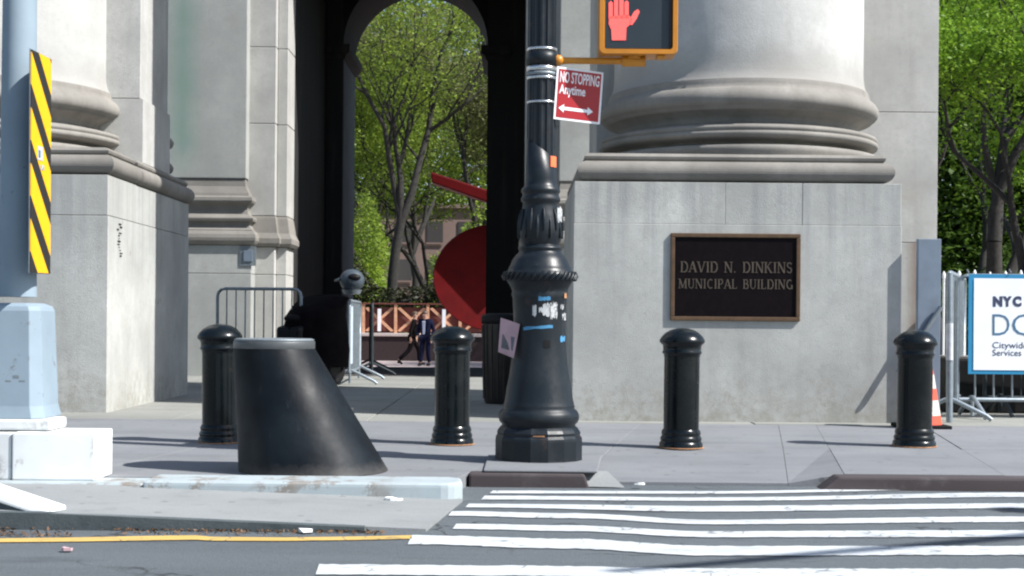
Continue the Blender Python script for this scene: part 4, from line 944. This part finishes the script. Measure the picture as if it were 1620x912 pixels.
MB().tube([(mx + .1, mpd - .34, 1.06), (mx + .16, mpd, 1.02), (mx + .1, mpd + .34, 1.06)], .018, 8).build('handlebar', M['black'], mo)
MB().ball((mx + .2, mpd, .98), .09, .09, .08).build('headlight', M['glassdark'], mo)
MB().tube([(mx + .18, mpd, .95), (mx + .3, mpd, .21)], .03, 8).build('fork', M['black'], mo)

rc = random.Random(21); rings = []
for kz, (z, rx, ry, ox) in enumerate(((.24, .50, .30, -.06), (.45, .52, .32, -.06), (.70, .50, .31, -.08), (.86, .42, .30, -.08), (.98, .30, .33, .0), (1.07, .16, .34, .08), (1.10, .06, .20, .10))):
    rings.append([(mx + ox + rx * (1 + rc.uniform(-.07, .07)) * math.cos(2 * math.pi * i / 22), mpd + ry * (1 + rc.uniform(-.08, .08)) * math.sin(2 * math.pi * i / 22), z + rc.uniform(-.02, .02)) for i in range(22)])
MB().loft(rings, True, True).build('cover', M['coverblack'], mo)  # added cover, turns the shaded moped into a dark lump
mo.rotation_euler.z = R(62)
# ------------------------------------------------------------------ BEYOND THE ARCH: planter wall, timber screen, sculpture, hedge, brick building
pw = thing('planter_wall', (-3, 51, -.6), 'low maroon brick wall with pale coping beyond the arch, under the timber screen', 'wall')
MB().box(-14, 6, 51.0, 51.5, -.6, .26).build('brick_face', M['planter'], pw)
MB().box(-14.05, 6.05, 50.93, 51.57, .261, .38).build('coping', M['coping'], pw, bevel=.02)
fc = thing('timber_screen', (-3, 51.2, .38), 'orange timber screen with crossed braces on the low wall beyond the arch', 'fence')
zt, zb = 1.39, .42; bay = 1.14; xl = P(575, 500, 51.2).x
for i in range(-3, 8):
    x = xl + bay * i
    MB().box(x - .05, x + .05, 51.15, 51.25, .381, zt).build('post', M['wood'], fc)
    MB().box(x + .052, x + bay - .052, 51.27, 51.29, zb, zt - .1).build('panel', M['woodred'], fc)
    MB().prism([(x + .06, 51.16, zt - .14), (x + .16, 51.16, zt - .10), (x + bay - .06, 51.16, zb + .04), (x + bay - .16, 51.16, zb)], (0, .05, 0)).build('brace', M['wood'], fc)
    MB().prism([(x + .06, 51.213, zb + .04), (x + .16, 51.213, zb), (x + bay - .06, 51.213, zt - .14), (x + bay - .16, 51.213, zt - .10)], (0, .05, 0)).build('brace', M['wood'], fc)
    if i % 2 == 0: MB().box(x + bay * .5 - .06, x + bay * .5 + .06, 51.10, 51.15, zb + .02, zt - .16).build('white_stake', M['signwhite'], fc)
MB().box(xl - 3.6, xl + 9.4, 51.12, 51.26, zt + .001, zt + .05).build('top_rail', M['woodred'], fc)

scd = 33.0; sk = F / scd
rs_ = thing('steel_sculpture', (P(790, 580, scd).x, scd, -.6), 'large red steel sculpture of a round plate and a slanting beam beyond the arch', 'sculpture')
dc = P(785, 440, scd); mb = MB(); n = 48
rings = []
for yy, k in ((scd - .14, .985), (scd - .12, 1), (scd + .12, 1), (scd + .14, .985)):
    rings.append([(dc.x + 1.42 * k * math.cos(2 * math.pi * i / n), yy + (.25 * math.cos(2 * math.pi * i / n)), dc.z + 1.22 * k * math.sin(2 * math.pi * i / n)) for i in range(n)])
mb.loft(rings, True, False).build('round_plate', M['red'], rs_)
a1, a2 = P(682, 284, scd - .6), P(800, 322, scd - .6); dv = (a2 - a1)
MB().loft([[a1 + Vector((0, -.3, .14)), a1 + Vector((0, .3, .14)), a1 + Vector((.03, .3, -.10)), a1 + Vector((.03, -.3, -.10))], [a2 + Vector((0, -.3, .14)), a2 + Vector((0, .3, .14)), a2 + Vector((0, .3, -.14)), a2 + Vector((0, -.3, -.14))], [a2 + Vector((1.2, -.3, -.3)), a2 + Vector((1.2, .3, -.3)), a2 + Vector((1.2, .3, -.58)), a2 + Vector((1.2, -.3, -.58))]]).build('beam', M['red'], rs_, bevel=.03)
MB().box(dc.x - .3, dc.x + .9, scd - .3, scd + .3, -.6, dc.z - 1.15).build('foot', M['red'], rs_)
MB().box(dc.x + .4, dc.x + .8, scd - .2, scd + .2, dc.z, a2.z + .1).build('upright', M['red'], rs_)

bb = thing('brick_building', (-8, 110, -.7), 'brown brick building glimpsed between tree trunks through the arch', 'building')
MB().box(-32, 12, 110, 122, -.75, 9.4).build('wall', M['brick'], bb)
for j in range(3):
    for i in range(18):
        x = -30 + 2.35 * i; z = 1.0 + 2.9 * j
        fo = MB().box(x, x + 1.2, 109.93, 109.995, z, z + 1.6).build('window', M['glassdark'], bb)
        MB().box(x - .08, x + 1.28, 109.86, 109.925, z - .14, z - .01).build('sill', M['brick'], fo)
MB().box(-32.2, 12.2, 109.7, 122.2, 9.405, 9.7).build('parapet', M['brick'], bb)

# ------------------------------------------------------------------ FOLIAGE
def leaf_obj(name, pts, size, material, parent, seed, origin):
    rg = np.random.default_rng(seed); n = len(pts); c = np.asarray(pts) - np.asarray(origin)
    a = rg.normal(size=(n, 3)); a[:, 2] *= .55; a /= np.linalg.norm(a, axis=1)[:, None]
    b = rg.normal(size=(n, 3)); b[:, 2] *= .6; b -= (b * a).sum(1)[:, None] * a; b /= np.linalg.norm(b, axis=1)[:, None]
    sz = size * rg.uniform(.55, 1.35, n)[:, None]
    v = np.stack([c - a * sz, c + b * sz * .45, c + a * sz, c - b * sz * .45], 1).reshape(-1, 3)
    me = bpy.data.meshes.new(name); me.vertices.add(4 * n); me.vertices.foreach_set('co', v.ravel().astype(np.float32))
    me.loops.add(4 * n); me.loops.foreach_set('vertex_index', np.arange(4 * n, dtype=np.int32))
    me.polygons.add(n); me.polygons.foreach_set('loop_start', np.arange(0, 4 * n, 4, dtype=np.int32)); me.polygons.foreach_set('loop_total', np.full(n, 4, dtype=np.int32))
    me.materials.append(material); me.update(calc_edges=True); me.validate()
    o = bpy.data.objects.new(name, me); COL.objects.link(o)
    if parent is not None: o.parent = parent
    return o
def tree(label, base, height, r0, seed, nleaf, lsize, leafmat, spread=.5, levels=6, lead=None, crown_from=.3, group='trees beyond the arch', density_jit=.5):
    rg = random.Random(seed); t = thing('tree', base, label, 'tree', group)
    mb = MB(); tips = []
    def grow(p, d, L, r, lev):
        pts = [p]; rr = [r]; n = 4
        for i in range(n):
            d = (d + Vector((rg.gauss(0, .13), rg.gauss(0, .13), rg.gauss(.03, .09)))).normalized(); p = p + d * (L / n); pts.append(p); rr.append(r * (1 - .4 * (i + 1) / n))
        mb.tube(pts, rr, 8 if lev < 2 else (5 if lev < 4 else 4), lev == 0)
        if lev >= 3: tips.extend(pts[1:])
        if lev >= levels: return
        for k in range(2 if rg.random() < .6 else 3):
            ax = d.orthogonal().normalized(); ax.rotate(Matrix.Rotation(rg.uniform(0, 6.283), 3, d))
            nd = d.copy(); nd.rotate(Matrix.Rotation(rg.uniform(.25, .75) * (spread / .5), 3, ax)); nd = (nd + Vector((0, 0, .12))).normalized()
            grow(pts[-1] if k < 2 else pts[2], nd, L * rg.uniform(.66, .86), r * rg.uniform(.52, .64), lev + 1)
    B = Vector(base)
    if lead is None:
        grow(B, Vector((rg.gauss(0, .05), rg.gauss(0, .05), 1)).normalized(), height * crown_from, r0, 0)
    else:
        for pts, ra, rb, branch in lead:
            pts = [Vector(p) for p in pts]; n = len(pts); mb.tube(pts, [ra + (rb - ra) * i / (n - 1) for i in range(n)], 8)
            for i in branch:
                d = (pts[i] - pts[i - 1]).normalized(); d = (d + Vector((rg.gauss(0, .5), rg.gauss(0, .4), rg.uniform(0, .3)))).normalized()
                grow(pts[i], d, height * .13, rb * .8, 2)
            grow(pts[-1], (pts[-1] - pts[-2]).normalized(), height * .16, rb, 1)
    mb.build('trunk', M['bark'], t, origin=B)
    t.children[0].location = (0, 0, 0)
    g = np.random.default_rng(seed); tp = np.array([tuple(q) for q in tips])
    wgt = g.random(len(tp)) ** 4 + .03; idx = g.choice(len(tp), nleaf, p=wgt / wgt.sum())
    lp_ = tp[idx] + g.normal(size=(nleaf, 3)) * np.array([density_jit * 1.25, density_jit * 1.25, density_jit * .34])
    leaf_obj('crown', lp_, lsize, leafmat, t, seed, B)
    return t
# forked tree in the middle of the arch
td = 54
L1 = [([P(619, 500, td), P(621, 440, td), P(626, 395, td), P(634, 352, td)], .20, .17, [])]
L1 += [([P(634, 352, td), P(624, 300, td), P(614, 240, td - .5), P(608, 200, td - .8), P(580, 150, td - 1), P(562, 110, td - 1)], .12, .06, [2, 3, 4])]
L1 += [([P(634, 352, td), P(652, 305, td), P(664, 255, td + .3), P(678, 205, td + .6), P(683, 160, td + .6), P(692, 110, td + 1)], .16, .07, [2, 3, 4])]
L1 += [([P(678, 208, td + .6), P(705, 190, td + .4), P(735, 165, td), P(750, 130, td)], .08, .05, [1, 2, 3])]
L1 += [([P(614, 240, td - .5), P(620, 200, td - .6), P(640, 150, td - 1)], .07, .04, [1])]
b0 = P(619, 500, td); b0.z = -.6
L1[0] = ([b0] + L1[0][0], .22, .17, [])
tree('forked dark trunk tree framed in the middle of the arch behind the timber screen', b0, 13, .2, 11, 15000, .075, M['leaf_far'], lead=L1)
def at_ground(px, d): q = P(px, 500, d); return (q.x, d, -.7)
tree('thick trunked tree at the right of the arch behind the red sculpture', at_ground(744, 62), 14, .32, 21, 28000, .085, M['leaf_dull'], spread=.42)
tree('slender tree seen through the left half of the arch behind the forked tree', at_ground(574, 68), 15, .22, 25, 34000, .085, M['leaf_far'], spread=.5)
tree('slender tree just right of the forked tree, seen through the arch', at_ground(695, 70), 15, .22, 33, 28000, .085, M['leaf_far'], spread=.5)
tree('olive crowned tree at the top of the arch, far behind the forked tree', at_ground(650, 80), 19, .3, 41, 36000, .115, M['leaf_dull'], spread=.5, crown_from=.28)
tree('far green tree behind the left edge of the arch', at_ground(590, 92), 20, .3, 47, 36000, .13, M['leaf_far'], spread=.55)
tree('far green tree behind the right edge of the arch', at_ground(722, 95), 20, .3, 52, 36000, .13, M['leaf_far'], spread=.55)
# hedge behind the timber screen
def mass(name, label, cat, n, box, size, m, seed):
    g_ = np.random.default_rng(seed); lo, hi = np.array(box[0]), np.array(box[1]); pts = lo + (hi - lo) * g_.random((n, 3))
    bump_ = .5 + .5 * np.sin(pts[:, 0] * 2.1 + np.sin(pts[:, 0] * .9) * 2); tt = (pts[:, 2] - lo[2]) / (hi[2] - lo[2]); keep = (tt < .62 + .38 * bump_) & (g_.random(n) > tt ** 2 * .7)
    o = leaf_obj(name, pts[keep], size, m, None, seed, (0, 0, 0)); return tag(o, label, cat, None, 'stuff')
mass('hedge', 'dark clipped hedge behind the timber screen beyond the arch', 'hedge', 60000, ((-12, 52.2, -.5), (4, 53.6, 3.5)), .09, M['hedge'], 3)
mass('shrubbery', 'pale green leafy shrubs at the left foot of the arch view behind the hedge', 'shrubs', 26000, ((-7.6, 57, -.6), (-5.1, 61, 6.2)), .085, M['leaf_far'], 4)
mass('shrubbery', 'pale green leafy shrubs behind the red round plate at the right of the arch view', 'shrubs', 26000, ((-3.5, 60, -.6), (1, 65, 6.0)), .085, M['leaf_far'], 6)
mass('undergrowth', 'low green undergrowth just above the dark hedge beyond the arch', 'shrubs', 12000, ((-9, 56, -.6), (2, 60, 2.9)), .09, M['leaf_far'], 14)
mass('far_wood', 'mass of far off green trees closing the view beyond the arch', 'wood', 90000, ((-26, 126, -.7), (4, 136, 50)), .34, M['leaf_far'], 5)
# park at the right
tree('bright green park tree at the right edge behind the banner', at_ground(1610, 38), 13, .26, 61, 38000, .07, M['leaf_park'], spread=.55, group='park trees on the right')
tree('bright green park tree close to the pier edge behind the sheet metal post', at_ground(1505, 43), 14, .2, 64, 38000, .07, M['leaf_park'], spread=.55, group='park trees on the right')
tree('thick dark trunked park tree between the pier and the banner', at_ground(1572, 50), 15, .42, 71, 38000, .08, M['leaf_park'], spread=.5, group='park trees on the right')
tree('far park tree filling the gap behind the right hand trees', at_ground(1540, 62), 17, .3, 77, 38000, .095, M['leaf_park'], spread=.55, group='park trees on the right')
mass('park_wood', 'mass of far off trees closing the view beyond the park on the right', 'wood', 130000, ((23, 84, -.7), (36, 92, 34)), .25, M['leaf_shrub'], 8)
mass('park_shrubs', 'low green shrubs under the park trees on the right', 'shrubs', 42000, ((14, 54, -.7), (23, 58, 4.2)), .085, M['leaf_shrub'], 9)
# white tipped railing behind the banner
wr = thing('white_railing', (6, 15.5, 0), 'row of white tipped railing pales showing just above the banner', 'railing')
for i in range(14):
    x = 4.62 + .165 * i; MB().lathe(x, 15.5, [(.013, 0), (.013, 1.30 + .01 * (i % 3)), (.018, 1.32 + .01 * (i % 3)), (.018, 1.355 + .01 * (i % 3)), (.004, 1.385 + .01 * (i % 3))], 8).build('pale', M['signwhite'], wr)
MB().box(4.5, 6.9, 15.52, 15.55, .25, .29).build('rail', M['signwhite'], wr)

# ------------------------------------------------------------------ PEOPLE on the plaza
def person(label, base, face, pose, top, legs_, shirt=None, h=1.75, seed=0):
    t = thing('person', base, label, 'person'); t.rotation_euler.z = face
    k = h / 1.75
    def skin(name, verts, edges, radii, m, sub=1, root=0):
        me = bpy.data.meshes.new(name); me.from_pydata([tuple(Vector(q) * k) for q in verts], edges, []); me.materials.append(m)
        o = bpy.data.objects.new(name, me); COL.objects.link(o); o.parent = t
        md = o.modifiers.new('skin', 'SKIN'); md.use_smooth_shade = True
        for i, r in enumerate(radii):
            rx = r if isinstance(r, tuple) else (r, r)
            me.skin_vertices[0].data[i].radius = (rx[0] * k, rx[1] * k)
        me.skin_vertices[0].data[root].use_root = True
        sb_ = o.modifiers.new('sub', 'SUBSURF'); sb_.levels = sub; sb_.render_levels = sub; return o
    la, ra = pose['arms']; ll, rl = pose['legs']               # each: (elbow, wrist) / (knee, ankle, toe)
    pel = (0, 0, .93); chest = (0.0, .03, 1.30); neck = (0, .04, 1.48); head = (0, .08, 1.62); crown = (0, .07, 1.70)
    shl, shr = (-.19, .03, 1.42), (.19, .03, 1.42); hl, hr = (-.10, 0, .90), (.10, 0, .90)
    V_ = [pel, (0, .01, 1.10), chest, neck, (0, .07, 1.56), head, crown, shl, la[0], la[1], shr, ra[0], ra[1], hl, ll[0], ll[1], hr, rl[0], rl[1]]
    E_ = [(0, 1), (1, 2), (2, 3), (3, 4), (4, 5), (5, 6), (2, 7), (7, 8), (8, 9), (2, 10), (10, 11), (11, 12), (0, 13), (13, 14), (14, 15), (0, 16), (16, 17), (17, 18)]
    Rr = [(.15, .11), (.14, .10), (.15, .11), .058, .075, .09, .065, .06, .043, .03, .06, .043, .03, .085, .058, .042, .085, .058, .042]
    for (el, wr_) in (la, ra):
        wi = V_.index(wr_); d = (Vector(wr_) - Vector(el)).normalized(); sdv = Vector((0, 1, 0)).cross(d).normalized() if abs(d.y) < .9 else Vector((1, 0, 0)); fw_ = d.cross(sdv)
        pi = len(V_); V_.append(tuple(Vector(wr_) + d * .07)); Rr.append((.034, .018)); E_.append((wi, pi))
        for j, ln in enumerate((.062, .078, .085, .075)):
            b0_ = Vector(wr_) + d * .095 + fw_ * (.030 - .02 * j); m1 = b0_ + d * ln * .55 + sdv * .008; e1 = m1 + d * ln * .4 + sdv * .018
            i0 = len(V_); V_.extend([tuple(b0_), tuple(m1), tuple(e1)]); Rr.extend([.0095, .0085, .007]); E_.extend([(pi, i0), (i0, i0 + 1), (i0 + 1, i0 + 2)])
        b0_ = Vector(wr_) + d * .04 + fw_ * .035; e1 = b0_ + d * .045 + fw_ * .025
        i0 = len(V_); V_.extend([tuple(b0_), tuple(e1)]); Rr.extend([.012, .009]); E_.extend([(wi, i0), (i0, i0 + 1)])
    skin('body', V_, E_, Rr, M['skin'])
    skin('jacket', [(0, 0, .86), (0, .01, 1.10), chest, (0, .035, 1.44), shl, la[0], tuple(Vector(la[0]).lerp(Vector(la[1]), .93)), shr, ra[0], tuple(Vector(ra[0]).lerp(Vector(ra[1]), .93))],
         [(0, 1), (1, 2), (2, 3), (2, 4), (4, 5), (5, 6), (2, 7), (7, 8), (8, 9)], [(.19, .14), (.18, .135), (.19, .14), .085, .085, .064, .052, .085, .064, .052], top)
    skin('trousers', [(0, 0, .96), hl, ll[0], tuple(Vector(ll[0]).lerp(Vector(ll[1]), .95)), hr, rl[0], tuple(Vector(rl[0]).lerp(Vector(rl[1]), .95))], [(0, 1), (1, 2), (2, 3), (0, 4), (4, 5), (5, 6)], [(.16, .12), .11, .08, .065, .11, .08, .065], legs_)
    for lg in (ll, rl):
        skin('shoe', [tuple(Vector(lg[1]) + Vector((0, -.03, -.04))), tuple(Vector(lg[1]).lerp(Vector(lg[2]), .5)), lg[2]], [(0, 1), (1, 2)], [.05, .047, .036], M['black'])
    o = MB().ball((0, .055 * k, 1.655 * k), .098 * k, .108 * k, .10 * k, 16, 10, -.15, 1).build('hair', M['hair'], t, origin=(0, 0, 0)); o.location = (0, 0, 0)
    mb = MB().ball((0, .175 * k, 1.605 * k), .014 * k, .022 * k, .022 * k, 8, 6); o = mb.build('nose', M['skin'], t, origin=(0, 0, 0)); o.location = (0, 0, 0)
    for sx in (-1, 1):
        o = MB().ball((sx * .034 * k, .158 * k, 1.64 * k), .012, .008, .008, 8, 6).build('eye', M['black'], t, origin=(0, 0, 0)); o.location = (0, 0, 0)
        o = MB().ball((sx * .092 * k, .06 * k, 1.62 * k), .014, .024, .034, 8, 6).build('ear', M['skin'], t, origin=(0, 0, 0)); o.location = (0, 0, 0)
    o = MB().ball((0, .164 * k, 1.57 * k), .026, .008, .007, 8, 6).build('mouth', M['planter'], t, origin=(0, 0, 0)); o.location = (0, 0, 0)
    if shirt:
        o = MB().loft([[(-.05 * k, .16 * k, 1.42 * k), (.05 * k, .16 * k, 1.42 * k), (.05 * k, .178 * k, 1.40 * k), (-.05 * k, .178 * k, 1.40 * k)], [(-.03 * k, .165 * k, 1.0 * k), (.03 * k, .165 * k, 1.0 * k), (.03 * k, .185 * k, 1.0 * k), (-.03 * k, .185 * k, 1.0 * k)]]).build('shirt_front', M['shirt'], t, origin=(0, 0, 0)); o.location = (0, 0, 0)
    return t
pd_ = 45.8; walk = {'arms': (((-.25, .06, 1.14), (-.22, .24, .98)), ((.25, -.10, 1.14), (.24, -.10, .88))), 'legs': (((-.10, .20, .50), (-.10, .22, .09), (-.10, .42, .035)), ((.10, -.12, .50), (.10, -.48, .16), (.10, -.34, .04)))}
walk2 = {'arms': (((-.25, -.04, 1.14), (-.23, .06, .88)), ((.25, .02, 1.14), (.23, .16, .92))), 'legs': (((-.10, .06, .50), (-.10, -.06, .08), (-.10, .14, .03)), ((.10, .08, .50), (.10, .16, .08), (.10, .36, .03)))}
p1 = P(652, 580, pd_); p2 = P(668, 580, pd_ - .1)
person('person in a dark suit striding across the plaza, one leg stretched to the left', (p1.x, pd_ + .3, -.6), R(-82), walk, M['suit'], M['suit'], None, 1.72)
person('person in navy with a pale shirt front walking beside the striding one', (p2.x + .12, pd_ - .35, -.6), R(-200), walk2, M['navy'], M['navy'], True, 1.74)

# ------------------------------------------------------------------ LITTER
g_ = np.random.default_rng(12); pts = []
for k in range(420):
    px = g_.uniform(190, 610) if g_.random() < .8 else g_.uniform(0, 120); q = on_road(px, 846 - abs(g_.normal()) * 9 + (3 if px < 120 else 0)); pts.append((q.x, min(q.y, 5.93), ROAD + .006 + g_.random() * .004))
o = leaf_obj('gutter_leaves', pts, .010, M['deadleaf'], None, 14, (0, 0, 0)); tag(o, 'brown dead leaves and grit lying along the island gutter', 'leaves', None, 'stuff')
for i, (px, py, z, wd, lab) in enumerate(((622, 792.5, ROAD + .02, .045, 'white paper scrap below the end of the blue kerbstone'), (484, 843, ROAD + .004, .04, 'white paper scrap in the gutter right of the dead leaves'), (376, 838.5, ROAD + .004, .035, 'white paper scrap lying among the gutter leaves'), (106, 872, ROAD + .004, .03, 'small reddish wrapper flat on the asphalt'), (1376, 769.5, ROAD + .006, .03, 'small pale scrap at the foot of the steel kerb'), (1012, 768, ROAD + .02, .03, 'small white scrap on the dropped kerb'))):
    q = G(px, py, z); rr = random.Random(i); n = 7
    pl_ = [(q.x + wd * rr.uniform(.6, 1.1) * math.cos(6.283 * j / n), q.y + wd * .8 * rr.uniform(.5, 1.1) * math.sin(6.283 * j / n), z + .003) for j in range(n)]
    ob = MB().loft([pl_, [(x, y, zz + rr.uniform(.003, .014)) for x, y, zz in pl_]]).build('paper_scrap', M['paperpink'] if i == 3 else M['scrap'], None); tag(ob, lab, 'litter')

# street pole with a mast arm to the right of the view: its arm throws the long shadow over the crosswalk
ms = thing('mast_arm_pole', (9.0, 6.6, ROAD), 'tall grey mast arm pole on the kerb to the right', 'pole')
sh0, sh1 = on_road(1050, 897), on_road(1640, 846); lift = 5.2; k = lift / tosun.z
o0, o1 = sh0 + tosun * k, sh1 + tosun * k; dv = (o1 - o0)
MB().tube([o0 - dv * .12, o0, o1, o1 + dv * .6], [.028, .035, .05, .06], 12).build('arm', M['steel'], ms)
e_ = o1 + dv * .6
ms.location = (e_.x, e_.y, ROAD)
for c in ms.children: c.location = (0, 0, 0); 
ms.children[0].data.transform(Matrix.Translation(Vector((9.0, 6.6, ROAD)) - Vector(ms.location)))
MB().lathe(e_.x, e_.y, [(.16, ROAD + .004), (.15, .3), (.11, .5), (.09, 6.0)], 20).build('shaft', M['steel'], ms)
